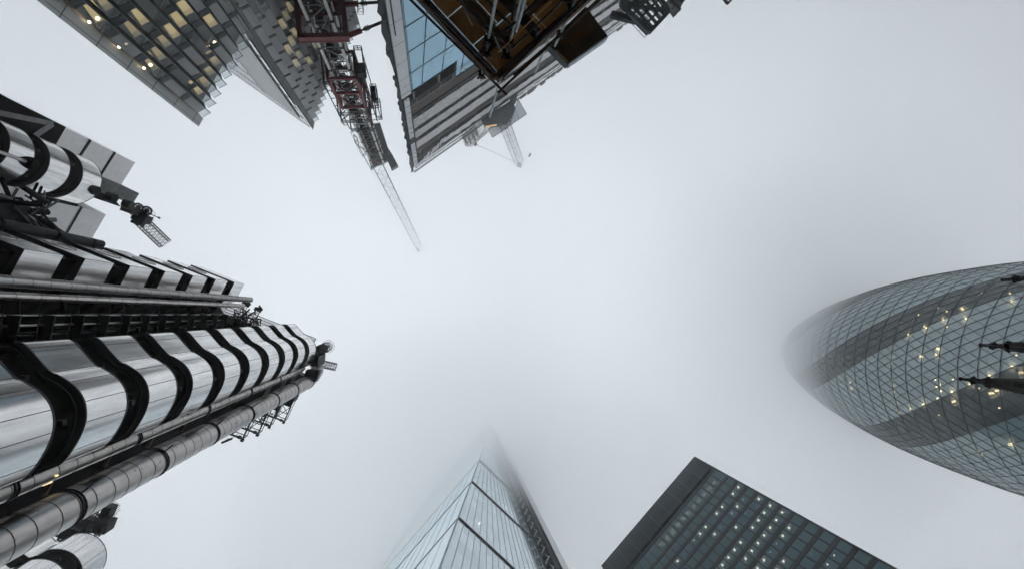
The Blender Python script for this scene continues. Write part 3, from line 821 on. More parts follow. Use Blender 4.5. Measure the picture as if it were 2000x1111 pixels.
def ghit(x, y, off):
    d = (A(x, y, 100) - Vector((0, 0, EYE))).normalized(); o = Vector((0, 0, EYE)); t = 60.0
    while t < 330:
        p = o + d * t; q = p - gx
        if math.hypot(q.x, q.y) < RG(p.z) - off: return p
        t += .25
    return None
spot = []
for (x, y, s) in ((1170, 455, 1), (1035, 515, 1), (910, 575, 1), (1320, 400, 1), (1388, 428, 1.4), (1365, 383, .6), (1510, 410, 3), (1222, 550, 3), (1360, 490, 2),
                  (1095, 610, 2.6), (1535, 482, 2), (1390, 545, 1.4), (1250, 600, 1), (1660, 285, 1), (1880, 290, 2), (1892, 347, 1.5), (1097, 410, .7), (1190, 775, 3.4), (1322, 718, 3.2),
                  (1308, 760, 1.6), (1348, 992, 2.2), (1348, 1043, 2.6), (1310, 1010, 1), (1300, 958, .7), (1430, 1048, 1.8), (1568, 990, 1.6), (1722, 925, 1.8), (1892, 855, 2),
                  (1436, 955, .8), (960, 780, .6), (960, 826, .7), (965, 958, .7), (975, 1002, .7), (982, 1047, .8), (627, 932, 1.2), (637, 978, 1.3), (648, 1022, 1.3), (455, 833, .6), (586, 793, .6), (555, 915, .5), (1640, 1022, 1.2), (1320, 1100, 1.4)):
    spot.append((1500 + x / 3.968, 500 + y / 3.968, s))
for (x, y, s) in ((505, 484, 2.2), (425, 515, 1.6), (700, 468, 3.5), (605, 553, .6), (1070, 737, 2.6), (1053, 742, 1.2), (855, 785, .9), (880, 805, 1.2), (595, 450, 1.2), (352, 540, 1.0), (300, 560, .9), (945, 415, 5.5), (975, 400, 3), (1130, 285, 4), (990, 510, 1), (340, 475, .7), (330, 440, .6), (320, 405, .7), (1098, 173, .6)):
    spot.append((1650 + x / 3.268, 640 + y / 3.268, s))
gl_lamp = lamp_mat('warm_lamp', (1.0, 0.72, 0.38), 11.0)
gl_dim = lamp_mat('warm_ceiling_dim', (1.0, 0.76, 0.5), 1.3)
for x, y, s in spot:
    p = ghit(x, y, .9)
    if p is None: continue
    q = p - gx; q.z = 0; q.normalize(); tt = Vector((-q.y, q.x, 0)); b = MB(); k = .22 + .10 * min(s, 2)
    
    ln = k if s < 2.1 else k * s * .55
    b.box(p - tt * k / 2 - q * ln / 2, tt * k, q * ln * 1.2, (0, 0, .15)); b.build('ceiling_lamp', gl_lamp, gk)
    if s >= 1.5:
        b = MB(); b.box(p - tt * 1.1 - q * 1.3 + Vector((0, 0, .17)), tt * 2.2, q * 1.8, (0, 0, .03)); b.build('lit_ceiling', gl_dim, gk)  # glowing patch stands in for lamplight falling on the ceiling

# ================================================================ church tower with pinnacles, right edge
ch = thing('church_tower', (40, 1.5, 0), 'stone church tower whose dark pinnacles poke in at the right edge', 'church tower')
b = MB(); z1 = 19.0
b.prism([(36.0, -4.6), (44.5, -3.6), (43.6, 6.4), (35.2, 5.6)], 0, z1)
b.prism([(35.7, -4.9), (44.8, -3.9), (43.9, 6.7), (34.9, 5.9)], z1 - 3, z1 - 2.7)
for k in range(9):
    f = k / 8; p = Vector((36.0, -4.6, 0)).lerp(Vector((35.2, 5.6, 0)), f); b.box(at_z(p, z1) + Vector((.02, -.35, 0)), (.5, 0, 0), (0, .7, 0), (0, 0, 1.0))
b.build('tower_wall', stone_dark, ch)
b = MB()
for zz in (6, 14): b.prism([(35.35, -.6), (35.9, -.6), (35.8, 1.4), (35.25, 1.4)], zz, zz + 4.2)
b.build('louvred_opening', black, ch)
random.seed(5)
for (x, y, h, sc_) in ((1875, 739, 33.0, 1.0), (1914, 673, 33.0, 1.0), (1957, 546.5, 33.0, 1.0)):
    t = A(x, y, h); b = MB(); c = Vector((t.x, t.y, 0)); zt = t.z
    if x > 2000: c = Vector((43.5, 4.5, 0))
    prof = [(1.05, z1 - 1), (1.05, z1 + .8), (.95, z1 + 1.0), (.92, zt - 7.5), (.38, zt - 2.3), (.42, zt - 2.1), (.42, zt - 1.95), (.24, zt - 1.75), (.18, zt - 1.35), (.26, zt - 1.15), (.30, zt - 1.0), (.26, zt - .85), (.15, zt - .7), (.12, zt - .15), (.16, zt - .08), (.15, zt + .02), (.0, zt + .04)]
    b.lathe(c, prof, 8, 0, False)
    for q, rr in ((zt - 1.0, .28), (zt - 2.05, .40)):
        for k in range(8):
            a = k * math.pi / 4 + random.uniform(-.2, .2); p = c + Vector((math.cos(a) * rr, math.sin(a) * rr, q + random.uniform(-.12, .12)))
            b.lathe(p, [(0, -.1), (.09, -.06), (.11, .02), (.06, .1), (0, .12)], 6, 0, False)
    for k in range(7):
        q = zt - 2.9 - k * .5; rr = .38 + (zt - 2.3 - q) * .10
        for i in range(4):
            a = i * math.pi / 2 + .4; p = c + Vector((math.cos(a) * rr, math.sin(a) * rr, q)); b.lathe(p, [(0, -.06), (.05, -.03), (.06, .02), (0, .08)], 5, 0, False)
    b.build('pinnacle', stone_dark, ch)
# ================================================================ stepped glass tower, two blocks, upper left
g_saw = glass('sawtooth_glass', (0.55, 0.60, 0.58), 0.02, 0.05, body=(0.13, 0.165, 0.17), bodymix=0.42, vary=0.015)
g_blind = glass('blind_glass', (0.4, 0.42, 0.42), 0.04, 0.10, body=(0.30, 0.30, 0.30), bodymix=0.85, vary=0.02)
g_par = glass('parapet_glass', (0.80, 0.84, 0.86), 0.04, 0.10, body=(.5, .55, .58), bodymix=0.25)
g_blue = glass('blue_screen_glass', (0.4, 0.45, 0.7), 0.05, 0.1, body=(0.12, 0.16, 0.38), bodymix=0.9)
warm_ceil = [lamp_mat('warm_ceiling', (1.0, 0.72, 0.36), 1.2), lamp_mat('warm_ceiling_b', (1.0, 0.71, 0.38), 0.78), lamp_mat('warm_ceiling_c', (1.0, 0.80, 0.52), 0.36)]
spot_l = lamp_mat('spotlight', (1.0, 0.80, 0.50), 7)
fin_m = mat('black_fin', (0.018, 0.017, 0.017), 0.5, 0.2, spec=.3)
fin_e = mat('fin_edge', (0.10, 0.13, 0.13), 0.4, 0.5)
trans = mat('transom_grey', (0.035, 0.042, 0.045), 0.5, 0.2)
def sawtooth(root, teeth, H, fh, nfl, lit, par, blind_p, lights=(), finw=.05, maxwin=99, seed=1, band=.24, dmax=2.1):
    """teeth = [(left, right)] plan points of each slanting pane strip"""
    rnd = random.Random(seed); zt = H + EYE; cnt = 0; rest = MB(); fins = MB(); cl_ = MB(); pg = MB(); back = MB()
    for k, (a, c) in enumerate(teeth):
        d = (c - a).normalized(); nout = Vector((-d.y, d.x))
        if nout.dot(-a) < 0: nout = -nout
        pg.quad(at_z(a, zt - par), at_z(c, zt - par), at_z(c, zt), at_z(a, zt))
        pg.bar(at_z(a, zt), at_z(c, zt), .05, m=1); pg.bar(at_z(c, zt - par), at_z(c, zt), .08, m=1); pg.bar(at_z(a, zt - par), at_z(c, zt - par), .06, m=1)
        nx = teeth[k + 1][0] if k + 1 < len(teeth) else None
        if nx is not None:
            v = nx - c
            fins.box(at_z(c, 2), Vector((v.x, v.y, 0)), Vector((d.x, d.y, 0)) * finw, (0, 0, zt - par - 2 + .2), 0)
        fins.box(at_z(c + nout * .0, 2), Vector((d.x, d.y, 0)) * .07, Vector((nout.x, nout.y, 0)) * .12, (0, 0, zt - 2), 1)
        for f in range(nfl):
            z1 = zt - par - f * fh; z0 = z1 - fh
            if z0 < 2: break
            L = (k, f) in lit; m = g_saw if (L or rnd.random() > blind_p) else g_blind
            if (k, f) == (8, 3) and nfl < 14: m = g_blue
            q = (at_z(a, z0 + fh * band), at_z(c, z0 + fh * band), at_z(c, z1), at_z(a, z1))
            own = cnt < maxwin and f < 13; wb = MB() if own else rest; mt_ = 1 if own else 2
            wb.quad(*q, m=0 if (own or m is g_saw) else 1)
            wb.box(at_z(a + nout * .02, z0), at_z(c, 0) - at_z(a, 0), Vector((nout.x, nout.y, 0)) * .05, (0, 0, fh * band * .5), mt_)
            wb.box(at_z(a + nout * .02, z0 + fh * band * .55), at_z(c, 0) - at_z(a, 0), Vector((nout.x, nout.y, 0)) * .03, (0, 0, fh * band * .45 + .03), mt_)
            if own: wb.build('window', [m, trans], root); cnt += 1
            if L:
                e = Vector((d.x, d.y, 0)); no = Vector((nout.x, nout.y, 0)); wdt = (c - a).length
                b = MB(); mi = rnd.randrange(len(warm_ceil) - 1); j0 = rnd.uniform(.42, .6) * dmax
                b.box(at_z(a + d * .06, z1 - .10) - no * (j0 + .25 * dmax), e * (wdt - .12), -no * dmax * .75, (0, 0, .05), 0)
                b.box(at_z(a + d * .06, z1 - .10) - no * (j0), e * (wdt - .12), -no * dmax * .245, (0, 0, .05), 1)  # dimmer glowing strip paints the falloff of light across the ceiling
                b.build('glowing_ceiling', [warm_ceil[mi], warm_ceil[mi + 1]], root)
        cl_.box(at_z(a, 0), at_z(c, 0) - at_z(a, 0), Vector((-nout.x, -nout.y, 0)) * .01, (0, 0, .01))
    rest.build('window', [g_saw, g_blind, trans], root, kind='stuff')
    fins.build('vertical_fin', [fin_m, fin_e], root);  pg.build('glass_parapet', [g_par, fin_e], root)
    # floors and core behind
    a0 = teeth[0][0]; inn = []
    pts = [t[0] for t in teeth] + [teeth[-1][1]]
    off = Vector((0, 0))
    for p in pts: off += p
    off = (off / len(pts)).normalized()
    fl = MB()
    for f in range(nfl):
        z1 = zt - par - f * fh
        if z1 < 4: break
        fl.prism([tuple(p + off * .35) for p in pts] + [tuple(pts[-1] + off * 9), tuple(pts[0] + off * 9)], z1 - .05, z1 + .15)
    fl.build('floor_slab', ceilm, root)
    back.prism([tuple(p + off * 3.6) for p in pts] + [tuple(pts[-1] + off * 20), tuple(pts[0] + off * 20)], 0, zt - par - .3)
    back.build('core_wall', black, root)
    return off
def sidewall(root, pts, H, nj, m=clad):
    """clad end wall: first point = outer corner, last = corner next to the glass"""
    b = MB(); a, c = pts
    d = Vector((c.x - a.x, c.y - a.y, 0)); n = Vector((-d.y, d.x, 0)).normalized()
    if n.dot(at_z(a, 0)) < 0: n = -n
    ra, rc_ = Vector(a[:2]).normalized(), Vector(c[:2]).normalized()
    if n.dot(rc_.to_3d()) < 0: pass
    b.prism([tuple(a), tuple(c), tuple(c + rc_ * 14 + d.xy.normalized() * 3), tuple(a + ra * 14 + d.xy.normalized() * .6)], 0, H + EYE, 0)
    z = H + EYE - 1.8; 
    for i in range(nj):
        b.box(at_z(a, z) - n * .02 - d.normalized() * .02, d * 1.02, n * .03, (0, 0, .07), 1); z -= 4.36
    b.box(at_z(a + d.xy * .28, 0) - n * .015, d.normalized() * .05, n * .03, (0, 0, H + EYE), 1)
    b.build('end_wall', [m, seam], root)

t1 = thing('stepped_glass_tower', (-36, -29, 0), 'nearer sawtooth glass tower block with warm lit windows and pale end wall', 'building', None)
H1 = 66.4; teeth = []
for k in range(12):
    x, y = 396.6 + 10.5 * k, 229 - 18.5 * k
    teeth.append((A(x, y, H1).xy, A(x + 14.2, y - 8, H1).xy))
litpx1 = [(181, 5), (260, 24), (244, 52), (338, 26), (317, 52), (310, 73), (293, 98), (352, 5), (375, 173), (387, 155), (399, 131), (408, 108), (394, 30), (160, 21), (284, 117)]
lit1 = {(0, 4), (0, 5), (0, 7), (1, 2), (1, 5), (1, 6), (1, 7), (1, 8), (2, 2), (2, 7), (2, 8), (3, 2), (3, 5), (3, 7), (3, 8), (4, 5), (4, 6), (5, 5), (5, 8), (2, 9), (3, 3), (6, 9), (4, 8), (2, 5), (5, 3), (1, 9), (3, 9)}
def snap(teeth, H, fh, nfl, par, pxl):
    out_ = set()
    for (x, y) in pxl:
        best = min(((proj(at_z((a + c) / 2, H + EYE - par - (f + .5) * fh)), k, f) for k, (a, c) in enumerate(teeth) for f in range(nfl)), key=lambda t: (t[0][0] - x) ** 2 + (t[0][1] - y) ** 2)
        out_.add((best[1], best[2]))
    return out_
lit1 = snap(teeth, H1, 4.36, 15, 1.4, litpx1)
off = sawtooth(t1, teeth, H1, 4.36, 15, lit1, 1.4, .35, seed=4, band=.20)
sidewall(t1, (A(388, 248, H1 + 1.2).xy, A(397, 232, H1 + 1.2).xy), H1 + 1.2, 14)
P1 = teeth[0][0].to_3d(); dd1 = (teeth[5][0] - teeth[0][0]).normalized(); n1 = Vector((-dd1.y, dd1.x, 0))
for (x, y, s) in ((190, 36, 1), (174, 43, .6), (293.5, 127, 1), (281, 133, .6), (419, 83, 1.1), (406, 90, .7), (246, 86, .55), (232, 92, .5), (360, 188, .3)):
    hit = facade_hit(x, y, P1 + off.to_3d() * (-.1 if x in (419, 406) else .35), n1); b = MB()
    b.lathe(hit, [(0, -.02), (.15 * s + .05, 0), (.15 * s + .05, .08), (0, .1)], 10, 0, False); b.build('spotlight', spot_l, t1)
# dark glazed notch at the far end of the block
b = MB(); e_ = teeth[-1][1]
b.box(at_z(A(476, 80, H1).xy, 2), (4.0, -8.5, 0), off.to_3d() * 6, (0, 0, H1 - 3)); b.build('dark_end_bay', black, t1)

t2 = thing('stepped_glass_tower', (-27, -45, 0), 'taller sawtooth glass tower block behind, with a sharp pale fin wall and faint lit windows', 'building', None)
H2 = 97.4; teeth = []; x, y = 613.0, 239.0
for k in range(9):
    teeth.append((A(x, y, H2).xy, A(x + 9.6, y - 5.2, H2).xy)); x += 4.75; y -= 13.4
x0_, y0_ = x, y
for k in range(9):
    teeth.append((A(x, y, H2).xy, A(x + 9.0, y - 2.2, H2).xy)); x += 4.9; y -= 7.5
lit2 = {(2, 5), (2, 6), (3, 6), (2, 9), (3, 8), (3, 11), (4, 9), (3, 12), (4, 10), (5, 12), (1, 7), (1, 4), (2, 3), (4, 13), (5, 8), (6, 10), (2, 13), (2, 14)}
warm_keep = warm_ceil
warm_ceil = [lamp_mat('warm_ceiling_far', (1.0, 0.76, 0.46), 0.75), lamp_mat('warm_ceiling_far_b', (1.0, 0.8, 0.56), 0.45), lamp_mat('warm_ceiling_far_c', (1.0, 0.8, 0.6), 0.28)]
lit2 = snap(teeth, H2, 4.3, 22, 1.4, [(553, 22), (546, 40), (570, 54), (563, 70), (584, 82), (558, 89), (595, 111), (572, 37), (593, 124), (574, 117), (619, 85), (581, 100), (560, 5)])
off2 = sawtooth(t2, teeth, H2, 4.3, 22, lit2, 1.4, .97, seed=9, dmax=1.6, band=.11)
warm_ceil = warm_keep
sa = A(603, 248, H2 + 1).xy; sb = A(613.5, 241, H2 + 1).xy
sidewall(t2, (A(611.5, 255, H2 + 1).xy, A(614.5, 240, H2 + 1).xy), H2 + 1, 22)
# pale glazed flank running back from the fin
b = MB(); f0 = A(605, 249, H2).xy; f1 = A(420, 119, H2).xy; fd = (f1 - f0); nb = 26
g_flank = glass('flank_glass', (0.6, 0.66, 0.7), 0.40, 0.12, body=(0.65, 0.70, 0.73), bodymix=0.9, vary=0.03)
mmf = MB()
for i in range(nb):
    for q in range(22):
        a, c = f0 + fd * (i / nb), f0 + fd * ((i + 1) / nb); z1 = H2 + EYE - q * 4.3; z0 = z1 - 4.3
        if z0 < 0: break
        b.quad(at_z(a, z0), at_z(c, z0), at_z(c, z1), at_z(a, z1))
    mmf.bar(at_z(f0 + fd * (i / nb), 1), at_z(f0 + fd * (i / nb), H2 + EYE), .09)
for q in range(22):
    z1 = H2 + EYE - q * 4.3; mmf.bar(at_z(f0, z1), at_z(f1, z1), .12)
b.build('flank_glazing', g_flank, t2); mmf.build('flank_mullion', mat('flank_grey', (0.20, 0.24, 0.26), 0.5), t2)
b = MB(); b.prism([tuple(f0 + off2 * .6 + Vector((-1, 0))), tuple(f1 + off2 * .6), tuple(f1 + off2 * 12), tuple(f0 + off2 * 12)], 0, H2 - 1); b.build('flank_core', clad, t2)
# smooth dark reflecting bay beside the fin wall
b = MB(); p0 = A(613, 236, H2).xy; 
g_mir = glass('dark_mirror_glass', (.2, .22, .22), 0.10, 0.03, body=(0.02, 0.025, 0.025), bodymix=0.8)
p1 = p0 + Vector((1.2, -.2)); zb = 88
b.add([at_z(p0, zb), at_z(p1, 2), at_z(p0, 2)], [(0, 1, 2)]); b.build('corner_bay', g_mir, t2)

# ================================================================ tower crane
tcn = thing('tower_crane', A(737, 311, 118).xy.to_3d(), 'tall luffing tower crane with pale lattice mast, red climbing frame and jib fading into cloud', 'crane')
M = A(737, 311, 118).xy; an = R(-7); cx_ = Vector((math.cos(an), math.sin(an), 0)); cy_ = Vector((-math.sin(an), math.cos(an), 0))
def Mp(a, c, h): return at_z(M, h + EYE) + cx_ * a + cy_ * c
W2 = 1.45
b = MB(); hs = [0 + i * 3.0 for i in range(39)] + [118]
for sx in (-1, 1):
    for sy in (-1, 1): b.bar(Mp(sx * W2, sy * W2, -1.5), Mp(sx * W2, sy * W2, 118), .36, up=cx_, m=0)
for i, h in enumerate(hs[:-1]):
    h2 = hs[i + 1]
    for (a0, c0_, a1, c1_) in ((-1, 1, 1, 1), (-1, -1, 1, -1), (-1, -1, -1, 1), (1, -1, 1, 1)):
        p, q = (a0, c0_), (a1, c1_)
        if i % 2: p, q = q, p
        b.bar(Mp(p[0] * W2, p[1] * W2, h), Mp(q[0] * W2, q[1] * W2, h2), .13, m=1)
        b.bar(Mp(p[0] * W2, p[1] * W2, h), Mp(q[0] * W2, q[1] * W2, h), .13, m=1)
    if i % 2 == 0:
        for sx in (-1, 1):
            for sy in (-1, 1): b.box(Mp(sx * W2 - .25, sy * W2 - .25, h - .2), cx_ * .5, cy_ * .5, (0, 0, .4), 2)
    b.bar(Mp(-.2, -W2 * .6, h), Mp(-.2, -W2 * .6, h2), .07, m=2); b.bar(Mp(.3, -W2 * .6, h), Mp(.3, -W2 * .6, h2), .07, m=2)
    b.box(Mp(-1.2, -1.3, h + .1), cx_ * 1.1, cy_ * 1.2, (0, 0, .06), 2)
    b.bar(Mp(-.6, -.3, h), Mp(.5, .4, h2), .06, m=2); b.bar(Mp(.8, -.9, h), Mp(-.3, .9, h + .3), .07, m=2)
b.build('mast', [mast_paint, mat('lacing_paint', (.17, .17, .165), .5, noise=.2), dark_steel], tcn)
# red collar with ties to the unfinished tower
w3 = 2.9; hc = h_at((Mp(0, w3 + .3, 0)).xy, 73)
b = MB()
for s in (-1, 1):
    b.box(Mp(-w3 - .3, s * w3 - .3, hc), cx_ * (2 * w3 + .6), cy_ * .6, (0, 0, .9)); b.box(Mp(s * w3 - .3, -w3 + .302, hc + .002), cx_ * .6, cy_ * (2 * w3 - .604), (0, 0, .896))
    b.box(Mp(-w3 - .2, s * w3 - .2, hc + 1.2), cx_ * (2 * w3 + .4), cy_ * .4, (0, 0, .25))
for k in range(4): b.bar(Mp(-w3 + .6 + k * 1.5, -w3, hc + .3), Mp(-w3 + 1.6 + k * 1.2, w3 - .3, hc + .3), .14)
b.box(Mp(-w3, -w3, hc + 1.6), cx_ * 2 * w3, cy_ * 2.1, (0, 0, .1))
b.build('collar', red_paint, tcn)
b = MB()
for (y0__, (x1, y1)) in ((w3, (761, 38)), (-w3 + 1.4, (757, 4))):
    p = Mp(w3, y0__, hc + .45); q = A(x1, y1, hc + .45); d = (q - p).normalized()
    b.tube([p, p.lerp(q, .34)], .36, 10, 1); b.tube([p.lerp(q, .33), p.lerp(q, .40)], .12, 8, 0); b.tube([p.lerp(q, .39), q], .20, 10, 0)
    for f in (.42, .46, .50, .86, .97): b.tube([p.lerp(q, f), p.lerp(q, f + .022)], .34, 8, 0)
b.build('tie_bar', [rust_tube, red_paint], tcn)
# climbing cage
ya_, yb_, yc_, yd_ = [h_at(M, v) for v in (128, 158, 188, 226)]
S3 = (yd_ - ya_) / 20.0
def hh_(h): return ya_ + (h - 73) * S3
b = MB()
for h0, h1, w4 in ((ya_, yb_, 2.15), (yb_, yc_, 2.1)):
    for sx in (-1, 1):
        for sy in (-1, 1): b.bar(Mp(sx * w4, sy * w4, h0), Mp(sx * w4, sy * w4, h1), .46, up=cx_)
    for h in (h0, h1):
        for s in (-1, 1): b.bar(Mp(-w4, s * w4, h), Mp(w4, s * w4, h), .42); b.bar(Mp(s * w4, -w4, h), Mp(s * w4, w4, h), .42)
    for s in (-1, 1):
        b.bar(Mp(-w4, s * w4, h0), Mp(0, s * w4, h1), .16); b.bar(Mp(w4, s * w4, h0), Mp(0, s * w4, h1), .16)
        b.bar(Mp(s * w4, -w4, h0), Mp(s * w4, 0, h1), .16); b.bar(Mp(s * w4, w4, h0), Mp(s * w4, 0, h1), .16)
b.bar(Mp(2.1, 2.0, yc_), Mp(2.2, 2.0, yd_), .3); b.bar(Mp(2.4, -1.6, yb_), Mp(2.4, -1.6, yd_), .3)
b.build('climbing_frame', red_paint, tcn)
b = MB(); rnd = random.Random(2); Mp0 = Mp
def Mp(a, c, h): return Mp0(a, c, hh_(h))
def rail(xa, xb, ya, yb, h, hh=1.1):
    for z in (h, h + hh * .5, h + hh):
        b.bar(Mp(xa, ya, z), Mp(xb, ya, z), .1); b.bar(Mp(xa, yb, z), Mp(xb, yb, z), .1); b.bar(Mp(xa, ya, z), Mp(xa, yb, z), .1); b.bar(Mp(xb, ya, z), Mp(xb, yb, z), .1)
    for (p, q) in ((xa, ya), (xb, ya), (xa, yb), (xb, yb), ((xa + xb) / 2, yb), ((xa + xb) / 2, ya)): b.bar(Mp(p, q, h), Mp(p, q, h + hh), .1)
rail(-2.9, -2.2, -2.9, 2.6, 73, 1); rail(2.3, 3.5, -2.8, 2.6, 72.5, 1.2)
rail(-3.1, 2.4, -2.9, 2.5, 85.5); rail(-3.2, 2.4, -3, 2.6, 88.8); rail(-2.0, 2.0, -2.2, 3.0, 92)
for (xx, yy, h0, h1) in ((-3.0, 2.6, 73, 91), (3.5, 2.6, 72.5, 84), (-2.3, 2.6, 84, 93), (2.3, 2.6, 84, 92), (3.3, 2.2, 82, 91), (-3.0, -2.8, 73, 91), (3.4, -2.6, 73, 91), (4.1, 1.9, 82, 91)):
    b.bar(Mp(xx, yy, h0), Mp(xx, yy, h1), .13)
for k in range(7): b.bar(Mp(-3.0, 2.6, 73 + k * 3), Mp(-2.3, 2.6, 73 + k * 3), .1); b.bar(Mp(2.5, 2.6, 73 + k * 2.7), Mp(3.5, 2.6, 73 + k * 2.7), .1)
for k in range(60):
    p = Mp(rnd.uniform(-2.2, 2.0), rnd.uniform(-2.2, 2.4), rnd.uniform(74, 93)); q = p + cx_ * rnd.uniform(-1.5, 1.5) + cy_ * rnd.uniform(-1.2, 1.2) + Vector((0, 0, rnd.uniform(-.8, .8)))
    b.bar(p, q, rnd.choice((.06, .1, .16)))
b.box(Mp(2.3, -.2, 72.8), cx_ * 1.4, cy_ * 1.7, (0, 0, 1.6)); b.box(Mp(-1.4, .2, 87.5), cx_ * 1.3, cy_ * 1.2, (0, 0, 1.2)); b.box(Mp(.2, -.4, 83), cx_ * 1.5, cy_ * 1.5, (0, 0, .4))
rail(3.3, 4.3, -1.5, 2.0, 83, 2.2); rail(3.3, 4.3, -1.5, 2.0, 89, 1.6); b.box(Mp(3.4, -1.2, 83), cx_ * .8, cy_ * 3.0, (0, 0, .1))
b.build('walkway', dark_steel, tcn); Mp = Mp0
# machinery deck
def pb4(b, pxs_, h, th, m=0):
    b.prism([tuple(A(x, y, h).xy) for x, y in pxs_], h + EYE, h + EYE + th, m)
b = MB(); pb4(b, ((700, 246), (742, 240), (764, 310), (724, 326)), 119.2, 1.6); pb4(b, ((694, 248), (702, 246), (722, 292), (716, 296)), 118.6, 1.3)
pb4(b, ((741, 282), (751.5, 278), (760, 293), (749, 298)), 118.0, 2.0); pb4(b, ((754, 307), (765.5, 301), (777, 323), (764, 330)), 118.0, 2.0); pb4(b, ((749, 298), (754, 307), (757, 305), (752, 296)), 118, 1.5)
pb4(b, ((737, 272), (742, 271), (743, 278), (738, 279)), 117, 1.2)
b.build('machinery_deck', grey_box, tcn)
b = MB(); pb4(b, ((749.5, 298), (760, 293), (765.5, 301), (754, 307)), 118.4, 1.2); b.build('cabin', glass('cab_glass', (.7, .75, .78), .25, body=(.4, .45, .48), bodymix=.4), tcn)
b = MB()
def raillines(pp, h):
    for z in (0, .55, 1.1):
        for i in range(len(pp)): b.bar(A(*pp[i], h) + Vector((0, 0, z)), A(*pp[(i + 1) % len(pp)], h) + Vector((0, 0, z)), .07)
    for p in pp: b.bar(A(*p, h), A(*p, h) + Vector((0, 0, 1.1)), .07)
raillines(((684, 258), (694, 252), (726, 320), (724, 330)), 117.8); raillines(((692, 276), (698, 272), (713, 300), (707, 304)), 117.5); raillines(((700, 285), (720, 296), (735, 322), (725, 331)), 118.4)
raillines(((690, 262), (697, 268), (700, 285), (692, 276)), 118)
b.build('deck_railing', dark_steel, tcn)
b = MB(); b.bar(A(722, 319, 118.4), A(754, 313.5, 118.4), .5, .5); b.build('slew_beam', red_paint, tcn)
b = MB(); b.lattice(A(735, 318, 121), A(820, 487, 155), 2.6, 2.3, 17, .075, .032, wd2=2.0, ht2=1.8); b.bar(A(735, 318, 124), A(820, 487, 156.5), .06)
b.box(A(815, 483, 154.5), (1.2, 1.0, 0), (-.6, .6, 0), (0, 0, .5)); b.build('jib', mat('jib_paint', (.30, .31, .33), .5), tcn)
# hoist cage seen between the ties
b = MB()
for k in range(4):
    z = 64 - k * 1.2
    b.lattice(A(704, 26, 64) + Vector((0, 0, -k * 1.0)), A(703, -30, 64) + Vector((0, 0, -k * 1.0)), .75, .6, 5, .03, .02)
    break
b.build('hoist_ladder', rust_tube, tcn)
# ================================================================ tower under construction, top centre
HT = 126.5
O5 = A(808, 336, HT).xy; U5 = (A(1220, 46, HT).xy - O5); LEN = U5.length + 14; U5.normalize()
N5 = Vector((-U5.y, U5.x)); 
if N5.dot(-O5) < 0: N5 = -N5                                   # towards the viewer
u5, n5 = U5.to_3d(), N5.to_3d(); o5 = O5.to_3d()
def F(s, h, d=0.0): return o5 + u5 * s + n5 * d + Vector((0, 0, h + EYE))
def FS(px, py, d=0.0):
    q = facade_hit(px, py, o5 + n5 * d, n5); return (q - o5).dot(u5), q.z - EYE
ct = thing('unfinished_tower', o5, 'tower under construction with open slab edges, white sheeting and blue glazing, top centre', 'building')
b = MB(); rad5 = O5.normalized().to_3d()
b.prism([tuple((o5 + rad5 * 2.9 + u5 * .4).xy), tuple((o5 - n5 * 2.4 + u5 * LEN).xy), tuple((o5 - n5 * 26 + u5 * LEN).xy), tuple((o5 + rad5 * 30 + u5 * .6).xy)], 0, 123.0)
b.build('core_wall', mat('gap_shade_concrete', (0.022, 0.02, 0.019), .9, noise=.45, nscale=.6), ct)  # near-black colour puts the shade of the open floor gaps into the wall
slabs = [122.6, 118.6, 113.6, 109.3, 105.2, 99.7, 93.2, 88.2, 82.6] 
for h in slabs + [82.6 - 5.4 * k for k in range(1, 15)]:
    if h < 2: continue
    b = MB(); b.prism([tuple(O5), tuple(F(LEN, h).xy), tuple(F(LEN, h, -4).xy), tuple((o5 + rad5 * 4.4).xy)], h + EYE, h + EYE + .55); b.build('floor_slab', concrete, ct)
b = MB(); rnd = random.Random(8)
colm = mat('steel_column', (.22, .22, .22), .6, .2, noise=.2)
for k in range(int(LEN / 6)):
    b.box(F(3 + k * 6, 82, -1.2), u5 * .45, n5 * .45, (0, 0, 42))
b.build('column', colm, ct)
# screens of white sheeting and boards at the floor edges
sheet = mat('white_sheeting', (0.82, 0.80, 0.80), .55, noise=.12, nscale=1.6, bump=.35)
sheet2 = mat('grey_sheeting', (0.60, 0.59, 0.59), .6, noise=.22, nscale=1.2, bump=.3)
brown = mat('brown_boarding', (0.10, 0.082, 0.07), .85, noise=.4, nscale=2.0, stretch=(1, 1, 6))
def screen(h0, h1, d, m, s0=0.5, s1=None, seed=0, wob=.12, sag=0.0):
    s1 = s1 or LEN; r = random.Random(seed); b = MB(); n = int((s1 - s0) / 1.2); prev = None
    for i in range(n + 1):
        s = s0 + (s1 - s0) * i / n; t = h1 - sag * r.random(); q = h0 + sag * .6 * r.random()
        cur = [F(s, q, d + r.uniform(0, wob)), F(s, (q + t) / 2, d + r.uniform(0, wob)), F(s, t, d + r.uniform(0, wob))]
        if prev:
            b.quad(prev[0], cur[0], cur[1], prev[1]); b.quad(prev[1], cur[1], cur[2], prev[2])
        prev = cur
    for f in range(len(b.s)): b.s[f] = True
    b.build('safety_screen', m, ct)
screen(94.2, 98.9, .15, sheet2, 1.8, seed=1); screen(100.9, 104.3, .15, sheet2, 1.8, seed=2); screen(106.6, 110.8, .18, mat('white_sheeting_b', (0.70, 0.68, 0.68), .6, noise=.15, nscale=1.4, bump=.3), 1.8, seed=3)
screen(116.0, 119.6, .22, sheet, 10, seed=4, wob=.3, sag=.5); screen(111.6, 115.2, -.2, brown, 1.8, seed=5); screen(88.9, 93.0, -.3, brown, 1.8, seed=6)
screen(123.4, 124.6, .05, brown, 0.6, seed=7)
b = MB()                                                         # torn, crumpled end of the white sheeting
r = random.Random(14); pts = []
sA, hA = FS(813, 306); 
